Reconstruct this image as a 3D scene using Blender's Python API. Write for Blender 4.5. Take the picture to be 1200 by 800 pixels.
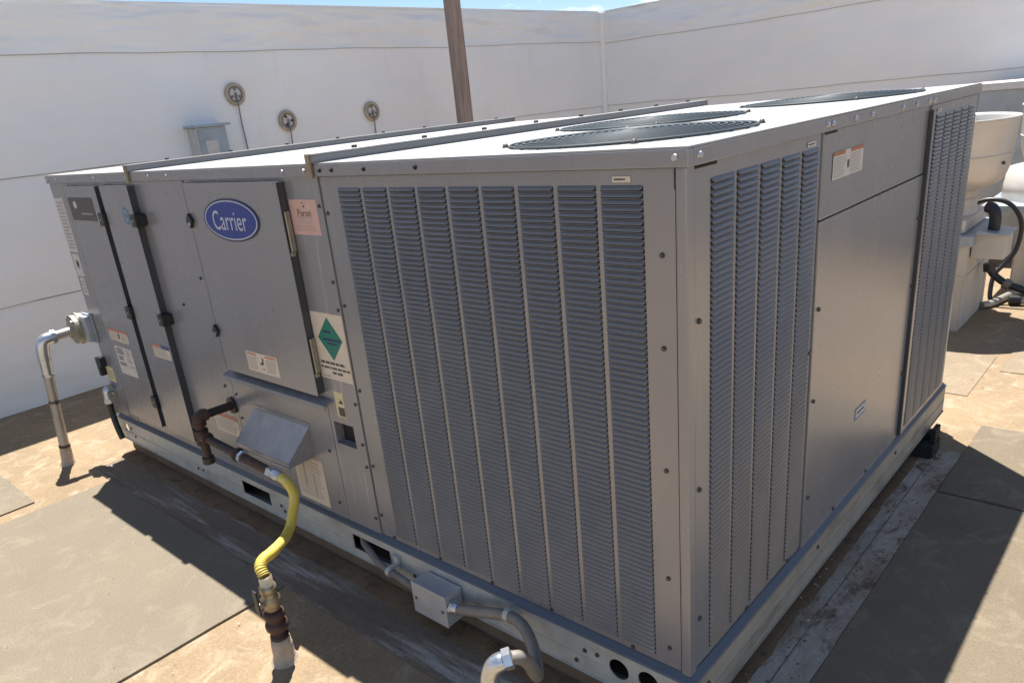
import bpy, bmesh, math, random
from mathutils import Vector, Matrix
from mathutils.geometry import tessellate_polygon

for o in list(bpy.data.objects): bpy.data.objects.remove(o)
scn = bpy.context.scene
COL = scn.collection
random.seed(7)

# ------------------------------------------------------------------ camera
cam_d = bpy.data.cameras.new("camera"); cam = bpy.data.objects.new("camera", cam_d); COL.objects.link(cam)
scn.camera = cam
CR = Vector((0.74002764, 0.66547868, -0.09745366)); CU = Vector((-0.17619143, 0.33165131, 0.9268031)); CF = Vector((-0.64908834, 0.66868941, -0.36268278))
CL = Vector((0.7001, -1.2585, 1.4386))
cam.matrix_world = Matrix(((CR.x, CU.x, -CF.x, CL.x), (CR.y, CU.y, -CF.y, CL.y), (CR.z, CU.z, -CF.z, CL.z), (0, 0, 0, 1)))
cam_d.sensor_width = 36; cam_d.sensor_fit = 'HORIZONTAL'; cam_d.lens = 26.313
cam_d.shift_x = 0.01017; cam_d.shift_y = 0.0544
cam_d.clip_start = 0.02; cam_d.clip_end = 3000

# ------------------------------------------------------------------ sky, sun, exposure
SUN_DIR = Vector((0.415, -0.343, -1.413))           # the way the light travels
ELEV = math.atan2(1.413, math.hypot(0.415, 0.343)); AZ = math.atan2(-0.415, 0.343)
world = bpy.data.worlds.new("World"); scn.world = world; world.use_nodes = True
nt = world.node_tree; nt.nodes.clear()
wo = nt.nodes.new('ShaderNodeOutputWorld'); bg = nt.nodes.new('ShaderNodeBackground')
sky = nt.nodes.new('ShaderNodeTexSky'); sky.sky_type = 'NISHITA'; sky.sun_disc = False
sky.sun_elevation = ELEV; sky.sun_rotation = AZ; sky.air_density = 1.0; sky.dust_density = 0.2; sky.ozone_density = 3.0; sky.altitude = 1200
tc = nt.nodes.new('ShaderNodeTexCoord'); mp = nt.nodes.new('ShaderNodeMapping'); mp.inputs['Scale'].default_value = (1, 1, 2.6)
mp.inputs['Location'].default_value = (0.35, 0.1, 0.0)
nz = nt.nodes.new('ShaderNodeTexNoise'); nz.inputs['Scale'].default_value = 4.2; nz.inputs['Detail'].default_value = 9; nz.inputs['Roughness'].default_value = 0.58
rp = nt.nodes.new('ShaderNodeValToRGB'); rp.color_ramp.elements[0].position = 0.56; rp.color_ramp.elements[1].position = 0.64
mx = nt.nodes.new('ShaderNodeMixRGB'); mx.inputs[2].default_value = (11.0, 11.2, 11.5, 1)
nt.links.new(tc.outputs['Generated'], mp.inputs[0]); nt.links.new(mp.outputs[0], nz.inputs['Vector'])
nt.links.new(nz.outputs[0], rp.inputs[0]); nt.links.new(rp.outputs[0], mx.inputs[0]); nt.links.new(sky.outputs[0], mx.inputs[1])
nt.links.new(mx.outputs[0], bg.inputs[0]); bg.inputs[1].default_value = 0.07; nt.links.new(bg.outputs[0], wo.inputs[0])

sun_d = bpy.data.lights.new("sun", 'SUN'); sun_d.energy = 5.0; sun_d.angle = math.radians(0.5); sun_d.color = (1.0, 0.97, 0.92)
sun = bpy.data.objects.new("sun", sun_d); COL.objects.link(sun); sun.location = (-10, 8, 30)
sun.rotation_euler = SUN_DIR.to_track_quat('-Z', 'Y').to_euler()
scn.view_settings.view_transform = 'Standard'; scn.view_settings.look = 'None'; scn.view_settings.gamma = 1
scn.view_settings.exposure = 1.08

# ------------------------------------------------------------------ materials
MATS = {}
def mat(name, col, rough=0.5, metal=0.0, spec=0.5, col2=None, nscale=6.0, nstretch=(1, 1, 1), ramp=(0.35, 0.7), bump=0.0, bscale=60.0, bstretch=(1, 1, 1),
        col3=None, n3scale=2.0, n3stretch=(1, 1, 1), ramp3=(0.5, 0.7), wave=0.0, wscale=2.0, rvar=0.0, bdist=0.01, bdetail=6):
    m = bpy.data.materials.new(name); m.use_nodes = True; MATS[name] = m
    t = m.node_tree; N = t.nodes; L = t.links
    b = N['Principled BSDF']
    b.inputs['Base Color'].default_value = (*col, 1); b.inputs['Roughness'].default_value = rough
    b.inputs['Metallic'].default_value = metal; b.inputs['Specular IOR Level'].default_value = spec
    tc = N.new('ShaderNodeTexCoord')
    def noise(scale, stretch, detail=6, rough_=0.6):
        mpn = N.new('ShaderNodeMapping'); mpn.inputs['Scale'].default_value = stretch
        n = N.new('ShaderNodeTexNoise'); n.inputs['Scale'].default_value = scale; n.inputs['Detail'].default_value = detail; n.inputs['Roughness'].default_value = rough_
        L.new(tc.outputs['Object'], mpn.inputs[0]); L.new(mpn.outputs[0], n.inputs['Vector']); return n
    csrc = None
    if col2:
        n = noise(nscale, nstretch)
        r = N.new('ShaderNodeValToRGB'); r.color_ramp.elements[0].position = ramp[0]; r.color_ramp.elements[1].position = ramp[1]
        r.color_ramp.elements[0].color = (*col, 1); r.color_ramp.elements[1].color = (*col2, 1)
        L.new(n.outputs[0], r.inputs[0]); csrc = r.outputs[0]
        if rvar:
            ma = N.new('ShaderNodeMath'); ma.operation = 'MULTIPLY_ADD'; ma.inputs[1].default_value = rvar; ma.inputs[2].default_value = rough - rvar * 0.5
            L.new(n.outputs[0], ma.inputs[0]); L.new(ma.outputs[0], b.inputs['Roughness'])
    if col3:
        n = noise(n3scale, n3stretch, 8, 0.65)
        r = N.new('ShaderNodeValToRGB'); r.color_ramp.elements[0].position = ramp3[0]; r.color_ramp.elements[1].position = ramp3[1]
        L.new(n.outputs[0], r.inputs[0])
        mxn = N.new('ShaderNodeMixRGB'); L.new(r.outputs[0], mxn.inputs[0])
        if csrc: L.new(csrc, mxn.inputs[1])
        else: mxn.inputs[1].default_value = (*col, 1)
        mxn.inputs[2].default_value = (*col3, 1); csrc = mxn.outputs[0]
    if csrc: L.new(csrc, b.inputs['Base Color'])
    nrm = None
    if bump:
        n = noise(bscale, bstretch, bdetail)
        bn = N.new('ShaderNodeBump'); bn.inputs['Strength'].default_value = bump; bn.inputs['Distance'].default_value = bdist
        L.new(n.outputs[0], bn.inputs['Height']); nrm = bn.outputs[0]
    if wave:
        n = noise(wscale, (1, 1, 1), 2, 0.4)
        bn = N.new('ShaderNodeBump'); bn.inputs['Strength'].default_value = wave; bn.inputs['Distance'].default_value = 0.02
        L.new(n.outputs[0], bn.inputs['Height'])
        if nrm: L.new(nrm, bn.inputs['Normal'])
        nrm = bn.outputs[0]
    if nrm: L.new(nrm, b.inputs['Normal'])
    return m

PAINT = mat('grey_paint', (0.272, 0.268, 0.276), 0.27, 0.30, 0.5, (0.298, 0.292, 0.298), 4, (1, 1, 0.4), (0.3, 0.7), bump=0.05, bscale=350, bdist=0.002, wave=0.05, wscale=2.6, rvar=0.12, col3=(0.318, 0.311, 0.312), n3scale=11, n3stretch=(2.4, 2.4, 0.10), ramp3=(0.55, 0.86))
STREAK = mat('streaked_grey_paint', (0.272, 0.268, 0.276), 0.3, 0.28, 0.5, (0.298, 0.292, 0.298), 5, (1, 1, 0.4), (0.3, 0.7), bump=0.05, bscale=350, bdist=0.002,
             col3=(0.46, 0.445, 0.42), n3scale=26, n3stretch=(1.6, 1.6, 0.08), ramp3=(0.55, 0.72), wave=0.06)
LOUVRE = mat('louver_paint', (0.152, 0.149, 0.149), 0.32, 0.32, 0.5, (0.182, 0.178, 0.176), 9, (1, 1, 1), (0.4, 0.7))
HOODM = mat('hood_paint', (0.27, 0.275, 0.29), 0.26, 0.5, 0.5, (0.36, 0.365, 0.38), 16, (1.5, 1, 0.25), (0.4, 0.75))
LIP = mat('rail_lip_paint', (0.10, 0.115, 0.135), 0.4, 0.2, 0.5)
LAPLINE = mat('lap_line', (0.40, 0.375, 0.35), 0.8)  # darker tone for the thin line along each membrane lap
ROOFP = mat('sunlit_top_paint', (0.32, 0.315, 0.305), 0.6, 0, 0.4, (0.38, 0.375, 0.362), 7, (1, 1, 1), (0.3, 0.7), bump=0.06, bscale=200, bdist=0.002, col3=(0.29, 0.27, 0.24), n3scale=6, ramp3=(0.55, 0.8))  # unit paint lightened so the sunlit top reads near white
SEAM = mat('seam_paint', (0.20, 0.20, 0.205), 0.4)
DARK = mat('dark_void', (0.012, 0.012, 0.013), 0.8)
GASKET = mat('dark_gasket', (0.055, 0.057, 0.065), 0.5)
BLACK = mat('black_plastic', (0.018, 0.018, 0.02), 0.4)
RUBBER = mat('black_rubber', (0.015, 0.015, 0.016), 0.85, bump=0.3, bscale=90)
GALV = mat('galvanised_steel', (0.44, 0.455, 0.435), 0.5, 0.3, 0.5, (0.54, 0.555, 0.53), 22, (1, 1, 1), (0.35, 0.7), bump=0.06, bscale=60, bdist=0.003, col3=(0.27, 0.23, 0.18), n3scale=4, n3stretch=(1, 1, 3), ramp3=(0.55, 0.78), rvar=0.2)
RAILD = mat('dirty_galvanised_steel', (0.33, 0.305, 0.255), 0.6, 0.2, 0.4, (0.40, 0.37, 0.31), 14, (1, 1, 1), (0.35, 0.7), bump=0.1, bscale=60, bdist=0.003, col3=(0.20, 0.165, 0.12), n3scale=6, n3stretch=(1, 0.6, 2.5), ramp3=(0.52, 0.75))
OLIVE = mat('dull_cast_box', (0.36, 0.335, 0.26), 0.5, 0.4, 0.5, (0.28, 0.25, 0.19), 18)
ZINC = mat('bright_zinc', (0.62, 0.65, 0.68), 0.28, 0.85, 0.5, (0.5, 0.52, 0.55), 30)
STEEL = mat('screw_steel', (0.55, 0.55, 0.56), 0.3, 0.9)
BRONZE = mat('dull_screw', (0.10, 0.09, 0.08), 0.5, 0.6)
CONDUIT = mat('weathered_conduit', (0.36, 0.33, 0.28), 0.45, 0.5, 0.5, (0.46, 0.43, 0.38), 18, (1, 1, 0.5), (0.3, 0.7), col3=(0.22, 0.17, 0.12), n3scale=9, ramp3=(0.58, 0.8), bump=0.08, bscale=120, bdist=0.003)
GREYPVC = mat('grey_conduit_plastic', (0.20, 0.19, 0.18), 0.5, col2=(0.15, 0.13, 0.11), nscale=14)
FLEX = mat('flex_conduit_plastic', (0.19, 0.165, 0.145), 0.48, col2=(0.26, 0.235, 0.20), nscale=12)
BOXM = mat('box_steel', (0.50, 0.50, 0.49), 0.4, 0.35, 0.5, (0.58, 0.58, 0.57), 18, bump=0.03, bscale=150, bdist=0.002)
IRON = mat('black_iron', (0.035, 0.028, 0.026), 0.5, 0.3, 0.5, (0.085, 0.05, 0.04), 16, (1, 1, 1), (0.4, 0.75), bump=0.15, bscale=120, bdist=0.004)
RUST = mat('rusty_iron', (0.055, 0.028, 0.022), 0.65, 0.2, 0.5, (0.11, 0.06, 0.04), 20, (1, 1, 1), (0.35, 0.75), bump=0.25, bscale=140, bdist=0.004)
YEL = mat('yellow_hose', (0.72, 0.53, 0.07), 0.5, 0, 0.4, (0.62, 0.50, 0.16), 14, (1, 1, 1), (0.35, 0.75), bump=0.1, bscale=150, bdist=0.003, col3=(0.72, 0.68, 0.5), n3scale=16, ramp3=(0.6, 0.75))
BRASS = mat('dirty_brass', (0.33, 0.26, 0.16), 0.45, 0.6, 0.5, (0.40, 0.35, 0.27), 25)
SEALANT = mat('roof_sealant', (0.52, 0.43, 0.33), 0.8, 0, 0.3, (0.36, 0.28, 0.20), 20, bump=0.35, bscale=80)
TPO = mat('white_membrane', (0.875, 0.865, 0.845), 0.5, 0, 0.4, (0.825, 0.81, 0.785), 1.6, (1, 1, 1.4), (0.35, 0.75), bump=0.5, bscale=1.9, bstretch=(0.7, 0.7, 2.0), bdist=0.06, bdetail=2, col3=(0.68, 0.65, 0.61), n3scale=2.6, n3stretch=(1.6, 1.6, 0.35), ramp3=(0.60, 0.88))
TPOW = mat('wrinkled_membrane', (0.87, 0.86, 0.84), 0.5, 0, 0.4, (0.82, 0.805, 0.78), 2.2, (1, 1, 2.0), (0.35, 0.75), bump=0.8, bscale=1.7, bstretch=(0.8, 0.8, 3.6), bdist=0.08, bdetail=2, col3=(0.64, 0.60, 0.555), n3scale=1.6, n3stretch=(0.6, 0.6, 3.2), ramp3=(0.60, 0.85))
def ground_mat(name, cols, big=2.5, mid=11.0, fine=90.0, streak=(1, 1, 1), contrast=0.5, crack=0.0, bump=0.4, dist=0.6):
    m = bpy.data.materials.new(name); m.use_nodes = True; t = m.node_tree; N = t.nodes; L = t.links; b = N['Principled BSDF']
    b.inputs['Roughness'].default_value = 0.92; b.inputs['Specular IOR Level'].default_value = 0.2
    tc = N.new('ShaderNodeTexCoord'); mpn = N.new('ShaderNodeMapping'); mpn.inputs['Scale'].default_value = streak; L.new(tc.outputs['Object'], mpn.inputs[0])
    def nz(sc, det, dist=0.0, src=mpn.outputs[0]):
        n = N.new('ShaderNodeTexNoise'); n.inputs['Scale'].default_value = sc; n.inputs['Detail'].default_value = det; n.inputs['Roughness'].default_value = 0.65; n.inputs['Distortion'].default_value = dist; L.new(src, n.inputs['Vector']); return n.outputs[0]
    def ramp(f, p0, p1, c0=(0, 0, 0), c1=(1, 1, 1)):
        r = N.new('ShaderNodeValToRGB'); e = r.color_ramp.elements; e[0].position = p0; e[1].position = p1; e[0].color = (*c0, 1); e[1].color = (*c1, 1); L.new(f, r.inputs[0]); return r.outputs[0]
    def mix(f, a, c, mode='MIX'):
        x = N.new('ShaderNodeMixRGB'); x.blend_type = mode
        if isinstance(f, float): x.inputs[0].default_value = f
        else: L.new(f, x.inputs[0])
        for k, v in ((1, a), (2, c)):
            if isinstance(v, tuple): x.inputs[k].default_value = (*v, 1)
            else: L.new(v, x.inputs[k])
        return x.outputs[0]
    w = 0.22 - 0.16 * contrast
    base = mix(ramp(nz(big, 8, dist), 0.5 - w, 0.5 + w), cols[0], cols[1])
    base = mix(ramp(nz(mid, 10, dist * 1.2), 0.52, 0.52 + w), base, cols[2])
    fn = nz(fine, 4, 0, tc.outputs['Object'])
    base = mix(0.55, base, ramp(fn, 0.25, 0.75, (0.30, 0.30, 0.30), (0.70, 0.70, 0.70)), 'OVERLAY')
    h = nz(mid * 2.2, 8)
    if crack:
        vo = N.new('ShaderNodeTexVoronoi'); vo.feature = 'DISTANCE_TO_EDGE'; vo.inputs['Scale'].default_value = 5.5
        wv = N.new('ShaderNodeMixRGB'); wv.blend_type = 'ADD'; wv.inputs[0].default_value = 0.35; L.new(tc.outputs['Object'], wv.inputs[1])
        nn = N.new('ShaderNodeTexNoise'); nn.inputs['Scale'].default_value = 4; nn.inputs['Detail'].default_value = 6; L.new(tc.outputs['Object'], nn.inputs['Vector']); L.new(nn.outputs['Color'], wv.inputs[2]); L.new(wv.outputs[0], vo.inputs['Vector'])
        ln = ramp(vo.outputs['Distance'], 0.0, 0.012, (1, 1, 1), (0, 0, 0)); gate = ramp(nz(1.7, 3), 0.52, 0.6)
        k = N.new('ShaderNodeMath'); k.operation = 'MULTIPLY'; L.new(ln, k.inputs[0]); L.new(gate, k.inputs[1])
        k2 = N.new('ShaderNodeMath'); k2.operation = 'MULTIPLY'; L.new(k.outputs[0], k2.inputs[0]); k2.inputs[1].default_value = crack
        base = mix(k2.outputs[0], base, tuple(c * 0.45 for c in cols[0]))
    L.new(base, b.inputs['Base Color'])
    bn = N.new('ShaderNodeBump'); bn.inputs['Strength'].default_value = bump; bn.inputs['Distance'].default_value = 0.006; L.new(h, bn.inputs['Height'])
    b2 = N.new('ShaderNodeBump'); b2.inputs['Strength'].default_value = 0.35; b2.inputs['Distance'].default_value = 0.0025; L.new(fn, b2.inputs['Height']); L.new(bn.outputs[0], b2.inputs['Normal'])
    L.new(b2.outputs[0], b.inputs['Normal']); return m
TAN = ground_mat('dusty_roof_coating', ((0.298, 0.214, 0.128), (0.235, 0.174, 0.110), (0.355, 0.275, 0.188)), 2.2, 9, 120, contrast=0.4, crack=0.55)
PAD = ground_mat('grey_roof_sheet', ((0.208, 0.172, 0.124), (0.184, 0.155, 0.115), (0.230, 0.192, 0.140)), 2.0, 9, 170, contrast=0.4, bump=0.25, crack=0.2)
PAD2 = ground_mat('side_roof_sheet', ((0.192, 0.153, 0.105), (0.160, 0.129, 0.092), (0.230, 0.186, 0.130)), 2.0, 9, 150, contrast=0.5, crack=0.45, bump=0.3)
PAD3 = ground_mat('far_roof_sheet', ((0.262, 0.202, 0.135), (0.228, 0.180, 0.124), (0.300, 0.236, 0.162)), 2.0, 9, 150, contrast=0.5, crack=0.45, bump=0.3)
GRIME = ground_mat('grimy_coating', ((0.235, 0.186, 0.138), (0.170, 0.132, 0.096), (0.39, 0.36, 0.315)), 3.0, 8, 110, (0.22, 2.6, 1), contrast=0.55, dist=0.2)
STAIN = ground_mat('brown_stained_coating', ((0.200, 0.128, 0.072), (0.25, 0.17, 0.10), (0.14, 0.095, 0.06)), 3.5, 12, 120, contrast=0.6)
GRIME2 = ground_mat('flaking_white_coating', ((0.42, 0.375, 0.315), (0.27, 0.205, 0.145), (0.16, 0.115, 0.078)), 5.5, 16, 120, (1.2, 0.6, 1), contrast=0.65, bump=0.6, dist=0.3)
CURB = mat('brown_curb_flashing', (0.15, 0.11, 0.075), 0.8, 0, 0.3, (0.21, 0.16, 0.11), 7)
FARG = mat('desert_ground', (0.36, 0.29, 0.21), 0.95, col2=(0.30, 0.25, 0.18), nscale=0.05)
WOOD = mat('weathered_wood', (0.27, 0.19, 0.155), 0.85, 0, 0.2, (0.40, 0.32, 0.275), 9, (6, 6, 0.35), (0.35, 0.7), bump=0.5, bscale=16, bstretch=(5, 5, 0.3), bdist=0.012, col3=(0.10, 0.06, 0.05), n3scale=10, n3stretch=(5, 5, 0.25), ramp3=(0.58, 0.7))
WIRE = mat('guard_wire', (0.06, 0.078, 0.088), 0.6, 0.0)
FANB = mat('fan_blade', (0.12, 0.125, 0.13), 0.5)
ALU = mat('spun_aluminium', (0.66, 0.62, 0.57), 0.45, 0.35, 0.5, (0.58, 0.53, 0.47), 5, (1, 1, 1), (0.35, 0.7), col3=(0.42, 0.33, 0.26), n3scale=3, n3stretch=(1, 1, 2.5), ramp3=(0.6, 0.8))
CURBW = mat('dirty_white_curb', (0.58, 0.53, 0.46), 0.7, 0, 0.3, (0.48, 0.42, 0.35), 6, (1, 1, 0.5), (0.35, 0.75), bump=0.2, bscale=12, bdist=0.01)
BLUEST = mat('blue_grey_steel', (0.38, 0.43, 0.47), 0.4, 0.2, 0.5, (0.30, 0.335, 0.36), 9)
# print
WHITE = mat('sticker_white', (0.62, 0.59, 0.56), 0.5, col2=(0.55, 0.51, 0.47), nscale=30)
CREAM = mat('sticker_cream', (0.66, 0.58, 0.47), 0.5, col2=(0.60, 0.52, 0.41), nscale=30)
PINK = mat('sticker_pink', (0.58, 0.36, 0.31), 0.5, col2=(0.62, 0.42, 0.34), nscale=40)
YELS = mat('sticker_yellow', (0.62, 0.52, 0.24), 0.5, col2=(0.66, 0.60, 0.42), nscale=60)
INK = mat('print_ink', (0.07, 0.065, 0.065), 0.5)
INKG = mat('print_grey', (0.33, 0.30, 0.28), 0.5)
RED = mat('print_faded_red', (0.50, 0.20, 0.14), 0.5)
ORNG = mat('print_orange', (0.40, 0.17, 0.07), 0.5)
BLUEP = mat('print_blue', (0.06, 0.09, 0.22), 0.5)
LOGOB = mat('logo_blue', (0.022, 0.045, 0.24), 0.4)
LOGOD = mat('logo_dark_blue', (0.015, 0.022, 0.09), 0.4)
LOGOW = mat('logo_white', (0.50, 0.52, 0.60), 0.4)
LBLUE = mat('emblem_blue', (0.09, 0.20, 0.33), 0.5)
GREEN = mat('print_green', (0.005, 0.17, 0.125), 0.45)
BROWNP = mat('nameplate_brown', (0.055, 0.04, 0.04), 0.35)

# ------------------------------------------------------------------ mesh helpers
class Frame:
    def __init__(s, o, U, V, N): s.o, s.U, s.V, s.N = Vector(o), Vector(U), Vector(V), Vector(N)
    def __call__(s, u, v, n=0.0): return s.o + s.U * u + s.V * v + s.N * n
FRONT = Frame((0, 0, 0), (1, 0, 0), (0, 0, 1), (0, -1, 0))
SIDE = Frame((0, 0, 0), (0, 1, 0), (0, 0, 1), (1, 0, 0))
TOP = Frame((0, 0, 0), (1, 0, 0), (0, 1, 0), (0, 0, 1))

class MB:
    def __init__(s): s.v = []; s.f = []; s.m = []; s.mats = []; s.sm = []
    def mi(s, m):
        if m not in s.mats: s.mats.append(m)
        return s.mats.index(m)
    def face(s, pts, m, smooth=False):
        i = len(s.v); s.v += [tuple(p) for p in pts]; s.f.append(tuple(range(i, i + len(pts)))); s.m.append(s.mi(m)); s.sm.append(smooth)
    def raw(s, V, F, m, smooth=False):
        i = len(s.v); s.v += [tuple(p) for p in V]; k = s.mi(m)
        for f in F: s.f.append(tuple(a + i for a in f)); s.m.append(k); s.sm.append(smooth)
    def box(s, fr, u0, u1, v0, v1, n0, n1, m, bev=0.0):
        P = [fr(u, v, n) for n in (n0, n1) for v in (v0, v1) for u in (u0, u1)]
        F = [(0, 2, 3, 1), (4, 5, 7, 6), (0, 1, 5, 4), (2, 6, 7, 3), (0, 4, 6, 2), (1, 3, 7, 5)]
        if not bev: s.raw(P, F, m); return s
        bm = bmesh.new(); vs = [bm.verts.new(p) for p in P]
        for f in F: bm.faces.new([vs[i] for i in f])
        bmesh.ops.recalc_face_normals(bm, faces=bm.faces)
        bmesh.ops.bevel(bm, geom=list(bm.edges), offset=bev, segments=2, profile=0.7, affect='EDGES')
        s.bm(bm, m); return s
    def bm(s, bm, m, smooth=False):
        bm.verts.index_update()
        s.raw([v.co.copy() for v in bm.verts], [[v.index for v in f.verts] for f in bm.faces], m, smooth); bm.free()
    def rect(s, fr, u0, u1, v0, v1, n, m): s.face([fr(u0, v0, n), fr(u1, v0, n), fr(u1, v1, n), fr(u0, v1, n)], m)
    def disc(s, fr, u, v, n, r, m, seg=16, r2=None):
        s.face([fr(u + r * math.cos(a * 2 * math.pi / seg), v + (r2 or r) * math.sin(a * 2 * math.pi / seg), n) for a in range(seg)], m)
    def plate(s, fr, outer, holes, n0, n1, m, mside=None):
        loops = [[Vector((u, v, 0)) for u, v in l] for l in [outer] + holes]
        flat = [p for l in loops for p in l]; T = tessellate_polygon(loops)
        for n, flip in ((n1, False), (n0, True)):
            F = []
            for t in T:
                a, b, c = (flat[i] for i in t); ccw = ((b - a).cross(c - a)).z > 0
                t = tuple(t) if ccw != flip else tuple(reversed(t)); F.append(t)
            s.raw([fr(p.x, p.y, n) for p in flat], F, m)
        for l in loops:
            k = len(l)
            for i in range(k):
                a, b = l[i], l[(i + 1) % k]
                s.face([fr(a.x, a.y, n0), fr(b.x, b.y, n0), fr(b.x, b.y, n1), fr(a.x, a.y, n1)], mside or m)
        return s
    def prism(s, fr, poly, n0, n1, m):
        k = len(poly)
        s.face([fr(u, v, n1) for u, v in poly], m); s.face([fr(u, v, n0) for u, v in reversed(poly)], m)
        for i in range(k):
            a, b = poly[i], poly[(i + 1) % k]
            s.face([fr(*a, n0), fr(*b, n0), fr(*b, n1), fr(*a, n1)], m)
        return s
    def tube(s, pts, r, m, seg=12, smooth=True, caps=True):
        pts = [Vector(p) for p in pts]; n = len(pts)
        rad = r if isinstance(r, (list, tuple)) else [r] * n
        T = []
        for i in range(n):
            d = (pts[min(i + 1, n - 1)] - pts[max(i - 1, 0)]); T.append(d.normalized() if d.length > 1e-9 else (T[-1] if T else Vector((0, 0, 1))))
        up = Vector((0, 0, 1)) if abs(T[0].z) < 0.9 else Vector((1, 0, 0))
        x = T[0].cross(up).normalized(); rings = []
        for i in range(n):
            x = (x - T[i] * x.dot(T[i])).normalized(); y = T[i].cross(x)
            rings.append([pts[i] + (x * math.cos(a * 2 * math.pi / seg) + y * math.sin(a * 2 * math.pi / seg)) * rad[i] for a in range(seg)])
        V = [p for rg in rings for p in rg]; F = []
        for i in range(n - 1):
            for a in range(seg):
                b = (a + 1) % seg; F.append((i * seg + a, i * seg + b, (i + 1) * seg + b, (i + 1) * seg + a))
        s.raw(V, F, m, smooth)
        if caps: s.face(list(reversed(rings[0])), m); s.face(rings[-1], m)
        return s
    def lathe(s, c, prof, m, seg=40, smooth=True, axis='z'):
        c = Vector(c); V = []; F = []; n = len(prof)
        for r, h in prof:
            for a in range(seg):
                t = a * 2 * math.pi / seg; V.append(c + Vector((r * math.cos(t), r * math.sin(t), h)))
        for i in range(n - 1):
            for a in range(seg):
                b = (a + 1) % seg; F.append((i * seg + a, i * seg + b, (i + 1) * seg + b, (i + 1) * seg + a))
        s.raw(V, F, m, smooth); return s
    def mesh(s, name):
        me = bpy.data.meshes.new(name); me.from_pydata(s.v, [], s.f)
        for m in s.mats: me.materials.append(m)
        me.polygons.foreach_set('material_index', s.m); me.polygons.foreach_set('use_smooth', s.sm); me.update(); return me
    def build(s, name, parent=None):
        return link(name, s.mesh(name), parent)
def link(name, me, parent=None):
    o = bpy.data.objects.new(name, me); COL.objects.link(o)
    if parent is not None:
        o.parent = parent
        if parent.parent is None and parent.type == 'EMPTY': o.matrix_parent_inverse = Matrix.Translation(-parent.location)
    return o
def thing(name, label, cat, loc, group=None):
    o = bpy.data.objects.new(name, None); COL.objects.link(o); o.location = loc; o.empty_display_size = 0.1
    tag(o, label, cat, group); return o
def tag(o, label=None, cat=None, group=None, kind=None):
    if label: o['label'] = label
    if cat: o['category'] = cat
    if group: o['group'] = group
    if kind: o['kind'] = kind
    return o
def smooth_path(P, n=8):
    P = [Vector(p) for p in P]; Q = [P[0] * 2 - P[1]] + P + [P[-1] * 2 - P[-2]]; out = []
    for i in range(1, len(Q) - 2):
        a, b, c, d = Q[i - 1:i + 3]
        for k in range(n):
            t = k / n
            out.append(0.5 * ((2 * b) + (c - a) * t + (2 * a - 5 * b + 4 * c - d) * t * t + (3 * b - a - 3 * c + d) * t ** 3))
    out.append(P[-1]); return out
def circ(u, v, r, n=20): return [(u + r * math.cos(a * 2 * math.pi / n), v + r * math.sin(a * 2 * math.pi / n)) for a in range(n)]
def quad(u0, u1, v0, v1): return [(u0, v0), (u1, v0), (u1, v1), (u0, v1)]
def text_mesh(body, size, sx=1.0):
    c = bpy.data.curves.new('txt', 'FONT'); c.body = body; c.size = size; c.align_x = 'CENTER'; c.align_y = 'CENTER'; c.resolution_u = 3
    o = bpy.data.objects.new('txt', c); COL.objects.link(o)
    dg = bpy.context.evaluated_depsgraph_get(); me = bpy.data.meshes.new_from_object(o.evaluated_get(dg))
    V = [(v.co.x * sx, v.co.y) for v in me.vertices]; F = [tuple(p.vertices) for p in me.polygons]
    bpy.data.objects.remove(o); bpy.data.curves.remove(c); bpy.data.meshes.remove(me)
    cx = (min(v[0] for v in V) + max(v[0] for v in V)) / 2; cy = (min(v[1] for v in V) + max(v[1] for v in V)) / 2
    return [(x - cx, y - cy) for x, y in V], F
def put_text(mb, fr, u, v, n, body, size, m, sx=1.0):
    V, F = text_mesh(body, size, sx); mb.raw([fr(u + x, v + y, n) for x, y in V], F, m)

W, D, H, GZ = 3.30, 2.19, 1.333, -0.08
XW, YW = -4.65, 6.46

# ------------------------------------------------------------------ setting: far ground, roof, roof sheets
g = MB(); g.box(TOP, -600, 600, -600, 600, -5.6, -5.5, FARG); tag(g.build('ground'), kind='structure')
b = MB(); b.box(TOP, XW - 0.28, 14, -14, YW + 0.28, -5.49, GZ - 0.05, CURBW)
tag(b.build('building_base'), 'low building that carries the flat coated roof', 'building')
g = MB(); g.box(TOP, XW - 0.002, 14.02, -14.02, YW + 0.002, GZ - 0.05 + 0.001, GZ, TAN); ROOF = tag(g.build('roof_surface'), kind='structure')

def sheet(name, pts, t, m, jit=0.004, parent=ROOF):
    # a loose roofing sheet: outline subdivided and slightly uneven, real thickness
    out = []
    for i in range(len(pts)):
        a, c = Vector(pts[i]), Vector(pts[(i + 1) % len(pts)]); k = max(1, int((c - a).length / 0.09))
        for j in range(k):
            p = a.lerp(c, j / k); q = (random.uniform(-jit, jit), random.uniform(-jit, jit)) if j else (0, 0); out.append((p.x + q[0], p.y + q[1]))
    mb = MB(); mb.plate(TOP, out, [], GZ + 0.0005, GZ + t, m); return mb.build(name, parent)
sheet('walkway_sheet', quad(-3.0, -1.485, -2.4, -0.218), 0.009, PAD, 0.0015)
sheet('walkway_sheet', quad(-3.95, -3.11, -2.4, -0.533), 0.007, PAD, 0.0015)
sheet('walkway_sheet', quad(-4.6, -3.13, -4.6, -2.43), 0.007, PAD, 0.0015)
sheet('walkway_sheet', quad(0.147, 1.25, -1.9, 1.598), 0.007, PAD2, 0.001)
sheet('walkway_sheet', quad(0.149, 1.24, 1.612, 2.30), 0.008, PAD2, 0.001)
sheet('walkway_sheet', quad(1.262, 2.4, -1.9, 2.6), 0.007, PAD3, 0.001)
sheet('walkway_sheet', quad(-1.1, 0.02, 2.635, 3.27), 0.0035, PAD3, 0.001)
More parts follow.
